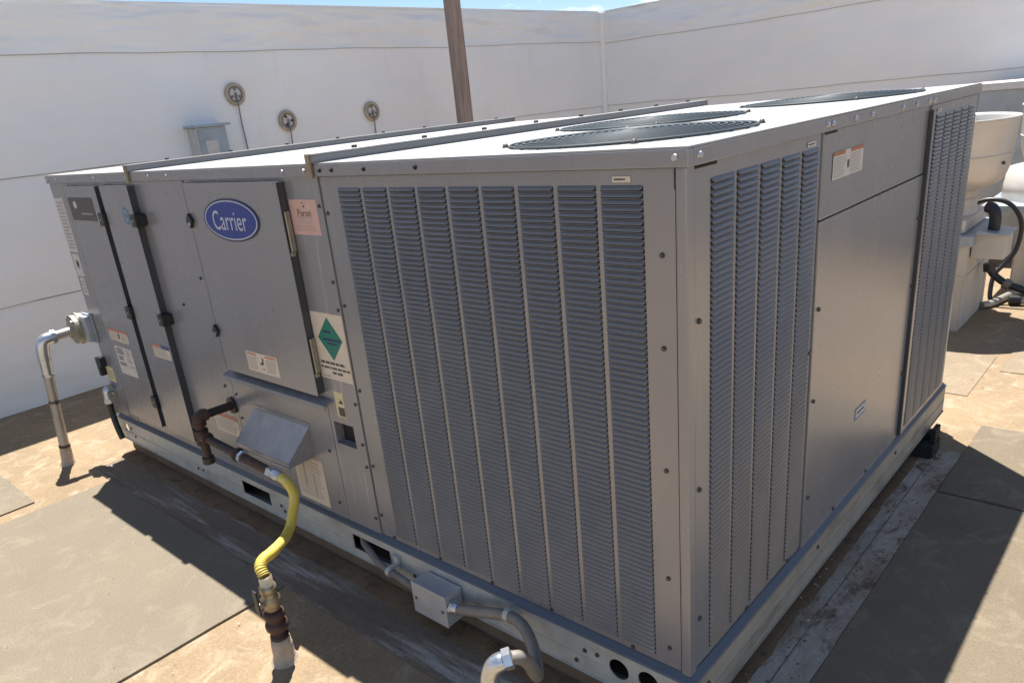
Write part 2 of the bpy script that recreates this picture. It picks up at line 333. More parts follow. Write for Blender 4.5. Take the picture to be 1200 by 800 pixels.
sheet('walkway_sheet', quad(0.075, 1.2, 3.05, 4.4), 0.0035, PAD3, 0.001)
sheet('coating_strip', quad(-3.24, 0.06, -0.214, -0.052), 0.0022, GRIME, 0.003)
sheet('coating_strip', quad(-3.27, 0.0, -0.060, 0.015), 0.0030, STAIN, 0.010)
sheet('coating_strip', quad(0.062, 0.144, -0.21, 1.98), 0.0045, GRIME2, 0.002)
sheet('coating_strip', quad(0.012, 0.058, -0.05, 2.02), 0.0038, GRIME2, 0.002)
sheet('coating_strip', quad(-0.06, 0.016, -0.05, 2.02), 0.0048, STAIN, 0.008)

# ------------------------------------------------------------------ parapet walls with lapped membrane sheets
lap = lambda u: 0.007 * math.sin(u * 0.9 + 1) + 0.004 * math.sin(u * 2.7) + 0.002 * math.sin(u * 9.1)
def parapet(name, fr, u0, u1, label, bands, uc=0.0):
    t = thing(name, label, 'wall', fr((u0 + u1) / 2, GZ, -0.14))
    core = MB(); core.box(fr, u0, u1, -5.49 if name == 'x' else GZ - 0.049, 2.262, -0.279, -0.012, TPO); core.build('wall_core', t)
    for (v0, v1, cuts, n, m) in bands:
        us = [u0] + cuts + [u1]
        for i in range(len(us) - 1):
            mb = MB(); a, c = us[i] + (0.0 if i == 0 else -0.03), us[i + 1]
            # a slightly wavy sheet
            nu = max(2, int((c - a) / 0.14)); nv = max(2, int((v1 - v0) / 0.10)); V = []; F = []
            for q in range(nv + 1):
                for p in range(nu + 1):
                    uu = a + (c - a) * p / nu; vv = v0 + (v1 - v0) * q / nv
                    if q == 0 and v0 > 0: vv += lap(uu)
                    edge = min(p, nu - p, q, nv - q)
                    am = 0.0 if edge == 0 else (0.006 if m is TPO else 0.020)
                    w = am * (math.sin(uu * 3.1 + vv * 7 + i) * math.sin(vv * 9 + uu * 1.3) + 0.6 * math.sin(uu * 7.7 - vv * 13))
                    V.append(fr(uu, vv, n + 0.0025 * (i % 2) + w * 0.6))
            for q in range(nv):
                for p in range(nu):
                    k = q * (nu + 1) + p; F.append((k, k + 1, k + nu + 2, k + nu + 1))
            mb.raw(V, F, m, True)
            # lap edge along the bottom
            if v0 > 0: mb.raw([fr(a + (c - a) * p / nu, v0 + lap(a + (c - a) * p / nu) + e, n + 0.0009 + 0.0025 * (i % 2)) for p in range(nu + 1) for e in (-0.002, 0.0022)], [(2 * p, 2 * p + 2, 2 * p + 3, 2 * p + 1) for p in range(nu)], LAPLINE)
            mb.build('membrane_sheet', t)
    cp = MB(); cp.box(fr, u0 - 0.0, u1, 2.2635, 2.285, -0.285, 0.016, TPOW, 0.006); cp.build('coping', t)
    return t
WALL1 = Frame((XW, 0, 0), (0, 1, 0), (0, 0, 1), (1, 0, 0))
WALL2 = Frame((0, YW, 0), (1, 0, 0), (0, 0, 1), (0, -1, 0))
parapet('parapet_wall', WALL1, -13.9, YW - 0.02, 'tall white membrane parapet wall behind the intake end of the rooftop unit',
        [(GZ, 0.575, [-3.0, 2.6], 0.003, TPO), (0.57, 1.31, [-1.9, 3.7], 0.009, TPO), (1.303, 1.985, [-3.4, 4.93], 0.015, TPO), (1.975, 2.2633, [-1.0, 2.2], 0.0215, TPOW)])
parapet('parapet_wall', WALL2, XW - 0.27, 13.9, 'white membrane parapet wall running behind the exhaust fans',
        [(GZ, 0.575, [-1.2, 3.0], 0.003, TPO), (0.57, 1.31, [-2.9, 2.0], 0.009, TPO), (1.303, 1.965, [-2.48, -0.70, 4.0], 0.015, TPO), (1.955, 2.2633, [-2.49, 1.2], 0.0215, TPOW)])
cc = MB(); cc.tube([(XW + 0.03, YW - 0.03, z) for z in (GZ, 0.6, 1.2, 1.8, 2.262)], 0.035, TPOW, 10)
tag(cc.build('corner_flashing'), 'white rolled membrane flashing in the corner where the two parapets meet', 'flashing')

# ------------------------------------------------------------------ the rooftop unit
UNIT = thing('rooftop_unit', 'large grey packaged rooftop air conditioner with louvered condenser panels and blue oval emblem', 'air conditioner', (-W / 2, D / 2, 0.0))
def part(mb, name, label=None, parent=UNIT, kind=None):
    o = mb.build(name, parent); return tag(o, label, kind=kind)

core = MB()
core.box(TOP, -W + 0.02, -1.16, 0.03, D - 0.02, 0.10, 1.30, DARK); core.box(TOP, -1.155, -0.02, 0.03, D - 0.02, 0.10, 1.04, DARK)
part(core, 'light_block_core')  # black block added inside to stop light and keep panel gaps dark
# base rails
rail = MB()
holes = [quad(-2.055, -1.84, 0.042, 0.100), quad(-1.302, -1.098, 0.042, 0.100), circ(-3.205, 0.085, 0.022), circ(-0.195, 0.075, 0.030), circ(-0.108, 0.080, 0.030)]
rail.plate(FRONT, quad(-W - 0.024, 0.012, 0.014, 0.132), holes, 0.010, 0.014, GALV)
rail.box(FRONT, -W - 0.024, 0.02, 0.010, 0.0138, -0.03, 0.018, GALV)
rail.prism(SIDE, [(-0.0255, 0.1325), (-0.028, 0.128), (-0.0255, 0.125), (0.0, 0.136), (0.0, 0.146)], -W - 0.02, 0.004, GALV) if False else None
rail.raw([(-W - 0.024, -0.015, 0.1325), (0.014, -0.015, 0.1325), (0.004, 0.002, 0.144), (-W, 0.002, 0.144), (-W - 0.024, -0.0175, 0.128), (0.014, -0.0175, 0.128)], [(0, 1, 2, 3), (4, 5, 1, 0)], LIP)
for ua, ub in ((-W - 0.02, -2.08), (-1.81, -1.33), (-1.07, -0.24)): rail.box(FRONT, ua, ub, 0.060, 0.064, 0.0141, 0.0162, GALV)
part(rail, 'base_rail')
rail = MB()
rail.plate(SIDE, quad(-0.018, D + 0.001, 0.014, 0.132), [], 0.010, 0.014, RAILD)
rail.box(SIDE, -0.018, D + 0.0, 0.010, 0.0138, -0.03, 0.018, RAILD)
rail.raw([(0.015, -0.014, 0.1325), (0.015, D + 0.001, 0.1325), (-0.002, D + 0.001, 0.144), (-0.002, 0.005, 0.144), (0.0175, -0.014, 0.128), (0.0175, D + 0.001, 0.128)], [(0, 1, 2, 3), (4, 5, 1, 0)], LIP)
rail.box(SIDE, -0.012, D - 0.001, 0.060, 0.064, 0.0141, 0.0162, RAILD)
part(rail, 'base_rail')
rail = MB(); rail.box(TOP, -W - 0.024, -W + 0.01, 0.03, D + 0.02, 0.012, 0.140, GALV); part(rail, 'base_rail')
rail = MB(); rail.box(TOP, -W + 0.012, -0.02, D - 0.01, D + 0.022, 0.012, 0.140, GALV); part(rail, 'base_rail')
rail = MB(); rail.box(TOP, 0.0145, 0.021, -0.020, 0.02, 0.016, 0.122, GALV, 0.002); rail.box(TOP, -0.01, 0.0142, -0.024, -0.0180, 0.016, 0.122, GALV, 0.002); part(rail, 'rail_corner_bracket')

# panels of the blower / heating end, front
def panel(fr, u0, u1, v0, v1, n1, m=PAINT, n0=-0.02, name='panel', holes=[], bev=True, label=None):
    mb = MB()
    if holes: mb.plate(fr, quad(u0, u1, v0, v1), holes, n0, n1, m)
    else: mb.box(fr, u0, u1, v0, v1, n0, n1, m, 0.003 if bev else 0)
    return part(mb, name, label)
PB = 0.140
panel(FRONT, -W, -3.062, PB, 1.301, 0.0)                       # left stile
panel(FRONT, -3.060, -2.385, PB, 1.301, -0.002)
panel(FRONT, -2.383, -1.964, PB, 1.301, 0.0)
panel(FRONT, -1.960, -1.322, 0.596, 1.301, -0.003)
panel(FRONT, -1.960, -1.322, PB, 0.592, 0.001, holes=None or [])
panel(FRONT, -1.319, -1.1475, PB, 1.301, 0.0, STREAK, holes=[quad(-1.302, -1.197, 0.445, 0.524)], name='control_panel')
rec = MB()                                                     # recess behind the square opening
for a, c in (((-1.302, -1.2995), (0.445, 0.524)), ((-1.1995, -1.197), (0.445, 0.524))): rec.box(FRONT, *a, *c, -0.09, -0.0205, SEAM)
rec.box(FRONT, -1.2994, -1.1996, 0.4451, 0.4475, -0.09, -0.0205, SEAM); rec.box(FRONT, -1.302, -1.197, 0.44, 0.53, -0.095, -0.0905, DARK)
part(rec, 'gauge_recess')
# hinged doors standing proud
DN = 0.030
def door(u0, u1, v0, v1):
    mb = MB(); mb.box(FRONT, u0, u1, v0, v1, 0.0275, DN, PAINT, 0.001); mb.box(FRONT, u0 + 0.004, u1 - 0.003, v0 + 0.003, v1 - 0.004, 0.0012, 0.0272, GASKET)
    mb.box(FRONT, u0 + 0.002, u1, v1 - 0.0035, v1 - 0.0015, 0.002, 0.0271, PAINT)
    mb.box(FRONT, u0 - 0.0045, u0 - 0.0005, v0, v1, 0.001, DN - 0.0005, GASKET)
    return part(mb, 'access_door')
D1 = door(-3.05, -2.695, 0.20, 1.290); D2 = door(-2.64, -2.372, 0.20, 1.290); D3 = door(-1.905, -1.318, 0.618, 1.293)
def latch(u, v, parent, dia=False, s=0.021):
    mb = MB()
    if dia: mb.prism(FRONT, [(u, v - s * 1.2), (u + s, v), (u, v + s * 1.2), (u - s, v)], DN + 0.0004, DN + 0.012, BLACK); mb.disc(FRONT, u, v - 0.01, DN + 0.0125, 0.007, STEEL, 10)
    else:
        mb.box(FRONT, u - s, u + s, v - s * 1.15, v + s * 1.15, 0.001, DN + 0.014, BLACK, 0.004)
        mb.box(FRONT, u - s * 0.4, u + s * 1.4, v - s * 0.8, v + s * 0.9, 0.001, DN - 0.004, BLACK, 0.003); mb.disc(FRONT, u - 0.003, v, DN + 0.0146, 0.005, STEEL, 10)
    return part(mb, 'latch', parent=parent)
for v in (1.155, 0.755, 0.335): latch(-2.676, v, D1, s=0.024)
for v in (1.157, 0.757): latch(-2.360, v, D2)
latch(-1.897, 1.168, D3, True); latch(-1.905, 0.770, D3, True, 0.02)
for v0, v1 in ((1.085, 1.205), (0.695, 0.81)):
    mb = MB(); mb.tube([(-1.313, -0.020, v0), (-1.313, -0.020, v1)], 0.0035, OLIVE, 8); mb.box(FRONT, -1.3178, -1.3145, v0, v1, 0.004, 0.018, OLIVE)
    mb.box(FRONT, -1.319, -1.308, v0 - 0.012, v0 - 0.001, 0.014, 0.026, OLIVE); part(mb, 'hinge', parent=D3)
# drip ledge and flue hood
mb = MB(); mb.prism(SIDE, [(-0.002, 0.602), (-0.034, 0.590), (-0.036, 0.575), (-0.032, 0.575), (-0.030, 0.586), (-0.002, 0.594)], -1.945, -1.285, PAINT); part(mb, 'drip_ledge')
hood = MB()
hu0, hu1 = -1.82, -1.462
P = lambda u, y, z: (u, y, z)
hood.raw([P(hu0, 0.0, 0.468), P(hu1, 0.0, 0.468), P(hu1, -0.106, 0.368), P(hu0, -0.106, 0.368), P(hu0, -0.106, 0.350), P(hu1, -0.106, 0.350)], [(0, 1, 2, 3), (3, 2, 5, 4)], HOODM)
hood.raw([P(hu1, 0, 0.468), P(hu1, 0, 0.352), P(hu1, -0.1055, 0.350), P(hu1, -0.1055, 0.368)], [(0, 1, 2, 3)], PAINT)
hood.raw([P(hu0, 0, 0.468), P(hu0, 0, 0.352), P(hu0, -0.1055, 0.350), P(hu0, -0.1055, 0.368)], [(3, 2, 1, 0)], PAINT)
hood.box(FRONT, hu0 - 0.008, hu1 + 0.008, 0.4685, 0.482, 0.0012, 0.0035, PAINT); hood.box(FRONT, hu0 + 0.003, hu1 - 0.003, 0.362, 0.366, 0.0015, 0.103, DARK)
hood.box(FRONT, hu0, hu1, 0.343, 0.3498, 0.100, 0.1085, GALV)
part(hood, 'flue_hood')
mb = MB(); mb.disc(FRONT, -1.845, 0.335, 0.0016, 0.022, DARK, 18); mb.tube([(-1.845, 0, 0.335), (-1.845, -0.006, 0.335)], 0.026, PAINT, 18, caps=False); part(mb, 'pipe_knockout')

# ---------------------------------------------------------------- stickers, plates, emblem
def sticker(fr, u0, u1, v0, v1, n, base, marks, name='sticker', parent=UNIT, label=None):
    mb = MB(); mb.rect(fr, u0, u1, v0, v1, n + 0.0006, base)
    w, h = u1 - u0, v1 - v0
    for (a, b_, c, d, m) in marks: mb.rect(fr, u0 + a * w, u0 + b_ * w, v0 + c * h, v0 + d * h, n + 0.0009, m)
    return mb, lambda: part(mb, name, label, parent)
def lines(x0, x1, y0, y1, k, m, fill=0.45, words=True):
    out = []; st = (y1 - y0) / k
    for i in range(k):
        y = y1 - (i + 0.75) * st; x = x0; end = x0 + (x1 - x0) * random.uniform(0.75, 1.0)
        if not words: out.append((x0, end, y, y + st * fill, m)); continue
        while x < end:
            l = random.uniform(0.05, 0.14) * (x1 - x0) * 1.3; out.append((x, min(x + l, end), y, y + st * fill, m)); x += l + 0.025 * (x1 - x0)
    return out
# emblem
lg = MB(); lu, lv = -1.623, 1.1755
lg.plate(FRONT, [(lu + 0.174 * math.cos(a * math.pi / 24), lv + 0.0685 * math.sin(a * math.pi / 24)) for a in range(48)], [], DN + 0.0003, DN + 0.004, LOGOD)
lg.disc(FRONT, lu, lv, DN + 0.0044, 0.166, LOGOW, 48, 0.0635); lg.disc(FRONT, lu, lv, DN + 0.0048, 0.160, LOGOB, 48, 0.0595)
put_text(lg, FRONT, lu - 0.004, lv - 0.001, DN + 0.0053, 'Carrier', 0.090, LOGOW, 0.80)
# small serifs that give the lettering its slab feet
part(lg, 'emblem', 'blue oval emblem with a white ring and the white word Carrier', D3)
s, fin = sticker(FRONT, -3.03, -2.752, 1.145, 1.243, DN, BROWNP, [(0.42, 0.86, 0.27, 0.33, INKG)]); s.disc(FRONT, -2.960, 1.212, DN + 0.001, 0.020, WHITE, 14, 0.016)
part(s, 'nameplate', 'dark brown nameplate with a small white oval', D1)
s, fin = sticker(FRONT, -3.297, -3.185, 0.985, 1.236, 0.0, WHITE, lines(0.12, 0.9, 0.05, 0.95, 14, INKG, 0.4)); fin()
s, fin = sticker(FRONT, -3.286, -3.196, 0.868, 0.975, 0.0, WHITE, [(0.3, 0.72, 0.35, 0.75, INKG), (0.4, 0.6, 0.45, 0.65, INK)]); fin()
s, fin = sticker(FRONT, -3.275, -3.215, 0.775, 0.860, 0.0, WHITE, lines(0.15, 0.85, 0.1, 0.9, 4, INKG)); fin()
s, fin = sticker(FRONT, -3.005, -2.80, 0.590, 0.648, DN, CREAM, [(0.0, 1.0, 0.78, 1.0, RED), (0.46, 0.55, 0.25, 0.7, INK)] + lines(0.05, 0.42, 0.1, 0.7, 4, INKG) + lines(0.6, 0.97, 0.1, 0.7, 4, INKG), parent=D1); fin()
s, fin = sticker(FRONT, -2.993, -2.805, 0.425, 0.563, DN, WHITE, lines(0.08, 0.52, 0.72, 0.95, 3, INK, 0.6) + lines(0.6, 0.95, 0.7, 0.95, 3, INKG) + lines(0.1, 0.4, 0.5, 0.66, 2, INK, 0.6) + lines(0.6, 0.92, 0.48, 0.66, 2, INKG) + lines(0.08, 0.6, 0.3, 0.44, 2, INK, 0.6) + lines(0.66, 0.95, 0.3, 0.4, 1, INKG), parent=D1); fin()
s, fin = sticker(FRONT, -2.545, -2.382, 0.575, 0.635, DN, CREAM, [(0.0, 0.5, 0.74, 1.0, RED), (0.52, 1.0, 0.74, 1.0, BLUEP)] + lines(0.05, 0.97, 0.08, 0.7, 4, INKG), parent=D2); fin()
s = MB(); s.disc(FRONT, -2.444, 1.1735, DN + 0.0007, 0.030, LBLUE, 20, 0.034); s.disc(FRONT, -2.444, 1.1735, DN + 0.0010, 0.020, PAINT, 20, 0.024); s.rect(FRONT, -2.455, -2.433, 1.165, 1.182, DN + 0.0013, LBLUE); part(s, 'round_emblem', parent=D2)
s, fin = sticker(FRONT, -1.730, -1.527, 0.645, 0.718, DN, CREAM, [(0.03, 0.34, 0.84, 0.94, RED), (0.62, 0.95, 0.84, 0.94, RED), (0.43, 0.52, 0.42, 0.55, INK), (0.5, 0.55, 0.5, 0.78, INK), (0.48, 0.54, 0.18, 0.3, INKG)] + lines(0.04, 0.36, 0.1, 0.78, 6, INKG) + lines(0.62, 0.96, 0.1, 0.78, 6, INKG), parent=D3); fin()
s, fin = sticker(FRONT, -1.313, -1.174, 1.136, 1.238, 0.0, PINK, [(0.44, 0.52, 0.88, 0.94, RED), (0.5, 0.55, 0.78, 0.84, INK)] + lines(0.2, 0.85, 0.32, 0.54, 3, INKG, 0.3) + lines(0.12, 0.95, 0.1, 0.30, 3, INKG, 0.3))
put_text(s, FRONT, -1.243, 1.200, 0.0012, 'Puron', 0.030, INK, 0.95); fin()
s, fin = sticker(FRONT, -1.318, -1.1505, 0.678, 0.898, 0.0, CREAM, lines(0.08, 0.95, 0.215, 0.285, 1, INK, 0.55) + lines(0.06, 0.98, 0.145, 0.205, 1, INK, 0.55) + [(0.4, 0.52, 0.09, 0.125, INK), (0.55, 0.72, 0.09, 0.125, INK), (0.05, 0.3, 0.03, 0.045, INKG)])
s.face([FRONT(u, v, 0.0010) for u, v in ((-1.231, 0.744), (-1.168, 0.815), (-1.231, 0.886), (-1.296, 0.815))], GREEN)
for a, c, d, e in ((-1.262, -1.222, 0.834, 0.842), (-1.27, -1.18, 0.809, 0.816), (-1.25, -1.2, 0.797, 0.803)): s.rect(FRONT, a, c, d, e, 0.0013, LOGOD)
part(s, 'sticker', 'cream sticker with a green diamond')
s, fin = sticker(FRONT, -1.270, -1.222, 0.548, 0.636, 0.0, YELS, [(0.4, 0.85, 0.55, 0.62, INK), (0.6, 0.75, 0.55, 0.7, INK), (0.25, 0.95, 0.05, 0.4, INK)]); fin()
s, fin = sticker(FRONT, -1.612, -1.425, 0.156, 0.352, 0.001, CREAM, [(0.0, 1.0, 0.92, 1.0, SEALANT)] + lines(0.05, 0.95, 0.1, 0.88, 13, INKG, 0.3, False) + [(0.3, 0.33, 0.3, 0.8, INKG), (0.6, 0.62, 0.15, 0.6, INKG)]); fin()
s, fin = sticker(FRONT, -2.18, -1.99, 0.30, 0.385, 0.0, CREAM, [(0.0, 1.0, 0.8, 1.0, RED)] + lines(0.05, 0.95, 0.1, 0.75, 5, INKG)); fin()
s, fin = sticker(FRONT, -3.29, -3.20, 0.325, 0.405, 0.0, YELS, lines(0.1, 0.9, 0.2, 0.8, 3, INK, 0.25)); fin()
s, fin = sticker(FRONT, -0.163, -0.121, 1.2755, 1.2865, -0.003, CREAM, lines(0.1, 0.75, 0.15, 0.85, 1, INK, 0.5)); fin()
s, fin = sticker(SIDE, 0.722, 0.94, 1.180, 1.246, 0.001, WHITE, [(0.0, 0.38, 0.86, 1.0, ORNG), (0.56, 1.0, 0.86, 1.0, ORNG), (0.46, 0.53, 0.3, 0.6, INK)] + lines(0.03, 0.44, 0.06, 0.82, 8, INKG, 0.4) + lines(0.57, 0.97, 0.06, 0.82, 8, INKG, 0.4)); fin()
s, fin = sticker(SIDE, 1.045, 1.145, 0.398, 0.440, 0.001, LBLUE, [(0.08, 0.92, 0.2, 0.8, WHITE)] + [(0.16, 0.84, 0.42, 0.58, INKG)]); fin()
s, fin = sticker(SIDE, 0.565, 0.615, 1.2755, 1.2865, -0.003, WHITE, lines(0.1, 0.85, 0.2, 0.8, 1, INK, 0.5)); fin()
s, fin = sticker(SIDE, 1.612, 1.66, 1.2755, 1.2865, 0.008, WHITE, lines(0.1, 0.85, 0.2, 0.8, 1, INK, 0.5)); fin()

# ---------------------------------------------------------------- condenser end: post, louver panels, service panels
mb = MB(); mb.box(TOP, -0.0235, 0.0, 0.0, 0.030, PB, 1.301, PAINT, 0.004); part(mb, 'corner_post')
def hood_mesh(w=0.096, h=0.0095, d=0.0054):
    mb = MB(); xs = [-w / 2, -w / 2 + 0.002, -w / 2 + 0.006, w / 2 - 0.006, w / 2 - 0.002, w / 2]; fd = [0.45, 0.84, 1, 1, 0.84, 0.45]; fb = [0.30, 0.80, 1, 1, 0.80, 0.30]
    V = []; F = []
    for x, a, c in zip(xs, fd, fb):
        zt = h / 2; zb = zt - h * (0.40 + 0.60 * c)
        V += [(x, 0.0002, zt), (x, -d * a * 0.52, zt - (zt - zb) * 0.36), (x, -d * a * 0.93, zb + (zt - zb) * 0.20), (x, -d * a, zb)]
    for i in range(5):
        for k in range(3): p = i * 4 + k; F.append((p, p + 1, p + 5, p + 4))
    mb.raw(V, F, LOUVRE, True)
    mb.raw([(-w / 2 - 0.001, -0.0004, -h / 2 - 0.0030), (w / 2 + 0.001, -0.0004, -h / 2 - 0.0030), (w / 2 + 0.001, -0.0004, h * 0.12), (-w / 2 - 0.001, -0.0004, h * 0.12)], [(0, 1, 2, 3)], DARK)
    return mb
HOOD = hood_mesh(); HOODME = HOOD.mesh('louver')
PITCH = 0.0132; ROWS = 84; ZT = 1.2655
PANELS = []
def louver_panel(fr, u0, u1, v0, v1, n, cols, rot, label):
    mb = MB(); mb.box(fr, u0, u1, v0, v1, n - 0.022, n, PAINT, 0.002); o = part(mb, 'louver_panel', label)
    for c in cols:
        for r_ in range(ROWS):
            PANELS.append((fr(c, ZT - r_ * PITCH, n), rot, o))
louver_panel(FRONT, -1.1440, -0.0265, PB, 1.300, -0.004, [-0.1435 - 0.109 * k for k in range(9)], 0, 'wide louvered panel with nine columns of slots')
louver_panel(SIDE, 0.0325, 0.652, PB, 1.300, -0.004, [0.147 + 0.110 * k for k in range(5)], 1, 'louvered panel with five columns beside the corner post')
louver_panel(SIDE, 1.557, 2.160, PB, 1.300, 0.0065, [1.655 + 0.105 * k for k in range(5)], 1, 'louvered panel with five columns at the far end')
PANELS.sort(key=lambda p: (p[0] - CL).length)
ROT = Matrix.Rotation(math.pi / 2, 4, 'Z')
rest = {}
for i, (p, rot, o) in enumerate(PANELS):
    if i < 300:
        l = link('louver', HOODME, o); l.location = p
        if rot: l.rotation_euler = (0, 0, math.pi / 2)
    else: rest.setdefault(o.name, (o, rot, []))[2].append(p)
for o, rot, ps in rest.values():
    mb = MB(); mb.mats = list(HOOD.mats); R3 = ROT.to_3x3()
    vv = [(R3 @ Vector(v)) if rot else Vector(v) for v in HOOD.v]
    for p in ps:
        i = len(mb.v); mb.v += [tuple(v + p) for v in vv]; mb.f += [tuple(a + i for a in f) for f in HOOD.f]; mb.m += HOOD.m; mb.sm += HOOD.sm
    tag(mb.build('louvers', o), kind='stuff')
panel(SIDE, 0.655, 1.553, 1.093, 1.300, 0.0, name='service_panel'); panel(SIDE, 0.655, 1.553, PB, 1.089, 0.001, name='service_panel')
mb = MB(); mb.box(SIDE, 1.545, 1.5555, PB + 0.01, 1.286, 0.0015, 0.013, GASKET); mb.box(SIDE, 1.5557, 1.575, PB + 0.01, 1.2875, 0.0072, 0.013, PAINT); part(mb, 'panel_flange')
panel(SIDE, 2.1625, D, PB, 1.301, 0.0, name='corner_post', n0=-0.03)
mb = MB(); mb.box(TOP, -W, -W + 0.02, 0.03, D, PB, 1.301, PAINT, 0.003); part(mb, 'end_panel')
mb = MB(); mb.box(TOP, -W + 0.022, -0.032, D - 0.02, D, PB, 1.301, PAINT, 0.003); part(mb, 'rear_panel')

# ---------------------------------------------------------------- roof of the unit
CZ = 1.3015
def cap(fr, u0, u1, n=0.009, name='cap_rail'):
    mb = MB(); mb.box(fr, u0, u1, CZ, H, -0.03, n, PAINT, 0.0025); return part(mb, name)
cap(FRONT, -W - 0.008, -2.372); cap(FRONT, -2.369, -1.150); cap(FRONT, -1.147, 0.0085)
cap(SIDE, -0.0088 + 0.0002 + 0.018, 0.664, 0.0095); cap(SIDE, 0.6655, 1.545, 0.0088); cap(SIDE, 1.5465, D + 0.008, 0.0095)
mb = MB(); mb.box(TOP, -W - 0.009, -W + 0.02, 0.032, D + 0.008, CZ, H, PAINT, 0.002); mb.box(TOP, -W + 0.022, -0.032, D - 0.02, D + 0.009, CZ, H, PAINT, 0.002); part(mb, 'cap_rail')
FANS = [(-0.35, 0.36, 0.292), (-0.675, 0.985, 0.292), (-0.375, 1.725, 0.30)]
RT = H + 0.0005
for (u0, u1, hs) in ((-W - 0.006, -2.372, []), (-2.368, -1.150, []), (-1.146, 0.007, FANS)):
    mb = MB(); mb.plate(TOP, quad(u0, u1, -0.006, D + 0.006), [circ(x, y, r_ - 0.006, 40) for x, y, r_ in hs], RT, RT + 0.004, ROOFP); part(mb, 'roof_panel')
def seam(x):
    mb = MB(); z0 = RT + 0.0042
    mb.box(TOP, x - 0.016, x + 0.014, -0.014, D + 0.055, z0, z0 + 0.021, SEAM, 0.003); mb.box(TOP, x - 0.019, x + 0.017, -0.016, D + 0.06, z0 + 0.0212, z0 + 0.025, ROOFP, 0.0015)
    for y in [0.16 + 0.28 * k for k in range(8)]: mb.box(TOP, x - 0.034, x - 0.019, y, y + 0.012, z0, z0 + 0.033, BRONZE, 0.003)
    mb.box(TOP, x - 0.017, x + 0.004, -0.0175, -0.0165 + 0.005, CZ - 0.004, z0 + 0.024, BRASS)
    return part(mb, 'roof_seam')
seam(-1.148); seam(-2.370)
for (x, y, r_) in FANS:
    mb = MB(); z0 = RT + 0.0045
    def ring(rr, zz, w): mb.tube([(x + rr * math.cos(a * math.pi / 24), y + rr * math.sin(a * math.pi / 24), zz) for a in range(49)], w, WIRE, 6, caps=False)
    zf = lambda q: z0 + 0.0035 + 0.010 * (1 - (q / r_) ** 2.5)
    n = 17
    for k in range(1, n + 1): q = r_ * k / n; ring(q, zf(q), 0.0021 if k < n else 0.0030)
    for a in range(28):
        t = a * math.pi / 14 + 0.1; q0 = 0.05
        mb.tube([(x + q * math.cos(t + (q - q0) * 1.6), y + q * math.sin(t + (q - q0) * 1.6), zf(q) - 0.003) for q in [q0 + (r_ + 0.004 - q0) * k / 6 for k in range(7)]], 0.0019, WIRE, 5)
    for a in range(4):
        t = a * math.pi / 2 + 0.6; cxx, cyy = x + (r_ + 0.012) * math.cos(t), y + (r_ + 0.012) * math.sin(t)
        mb.lathe((cxx, cyy, z0), [(0.0, 0.009), (0.005, 0.009), (0.007, 0.004), (0.009, 0.0002)], BRONZE, 8)
    gd = part(mb, 'fan_guard')
    mb = MB(); mb.lathe((x, y, 0), [(r_ - 0.004, RT + 0.0002), (r_ - 0.008, RT - 0.02), (r_ - 0.012, RT - 0.25), (0.0, RT - 0.26)], DARK, 40); tag(mb.build('fan_shroud', gd))
    mb = MB()
    for k in range(4):
        V = []; F = []
        for i in range(5):
            q = 0.06 + (r_ - 0.085) * i / 4
            for j in range(5):
                t = k * math.pi / 2 + (j / 4 - 0.5) * 1.15; V.append((x + q * math.cos(t), y + q * math.sin(t), RT - 0.11 + (j / 4 - 0.5) * 0.09))
        for i in range(4):
            for j in range(4): p = i * 5 + j; F.append((p, p + 1, p + 6, p + 5))
        mb.raw(V, F, FANB, True)
    mb.lathe((x, y, 0), [(0.0, RT - 0.035), (0.05, RT - 0.036), (0.065, RT - 0.05), (0.065, RT - 0.16)], BLACK, 20); tag(mb.build('fan_blades', gd))

# ---------------------------------------------------------------- screws (too small to pick apart)
sc = MB()
def screw(fr, u, v, n, r_=0.0065, m=STEEL):
    c = [fr(u + r_ * math.cos(a * math.pi / 4), v + r_ * math.sin(a * math.pi / 4), n) for a in range(8)]; d = [fr(u + 0.75 * r_ * math.cos(a * math.pi / 4), v + 0.75 * r_ * math.sin(a * math.pi / 4), n + 0.0045) for a in range(8)]
    sc.raw(c + d, [tuple(range(8, 16))] + [(a, (a + 1) % 8, 8 + (a + 1) % 8, 8 + a) for a in range(8)], m)
for u in (-3.28, -3.16, -2.72, -2.40, -2.20, -2.05, -1.30, -1.19): screw(FRONT, u, 1.318, 0.009)
for u in (-1.115, -1.06, -0.92, -0.72): screw(FRONT, u, 1.318, 0.009, 0.006, DARK)
screw(FRONT, -0.018, 1.319, 0.009, 0.008); screw(SIDE, 0.03, 1.319, 0.0095, 0.008)
for y in (0.652, 0.685, 0.84, 0.965, 1.23, 1.37, 1.50, 1.56): screw(SIDE, y, 1.317, 0.0095, 0.008)
for v in (1.138, 0.949, 0.672, 0.396, 0.20): screw(FRONT, -0.056, v, -0.004, 0.006, BRONZE)
for u in (-1.08, -0.86, -0.64, -0.42, -0.16): screw(FRONT, u, 0.152, -0.004, 0.006, BRONZE)
for v in (1.20, 0.93, 0.66, 0.40, 0.22): screw(FRONT, -1.130, v, -0.004, 0.006, BRONZE)
for v in (1.22, 1.00, 0.915, 0.61, 0.47, 0.39, 0.20): screw(FRONT, -1.160, v, 0.0, 0.006, BRONZE)
for u, v in ((-1.94, 0.40), (-1.94, 0.50), (-2.02, 0.52), (-2.30, 0.36), (-2.55, 0.45), (-2.0, 0.95), (-2.2, 0.83), (-1.36, 0.40), (-1.36, 0.2)): screw(FRONT, u, v, 0.001, 0.006, BRONZE)
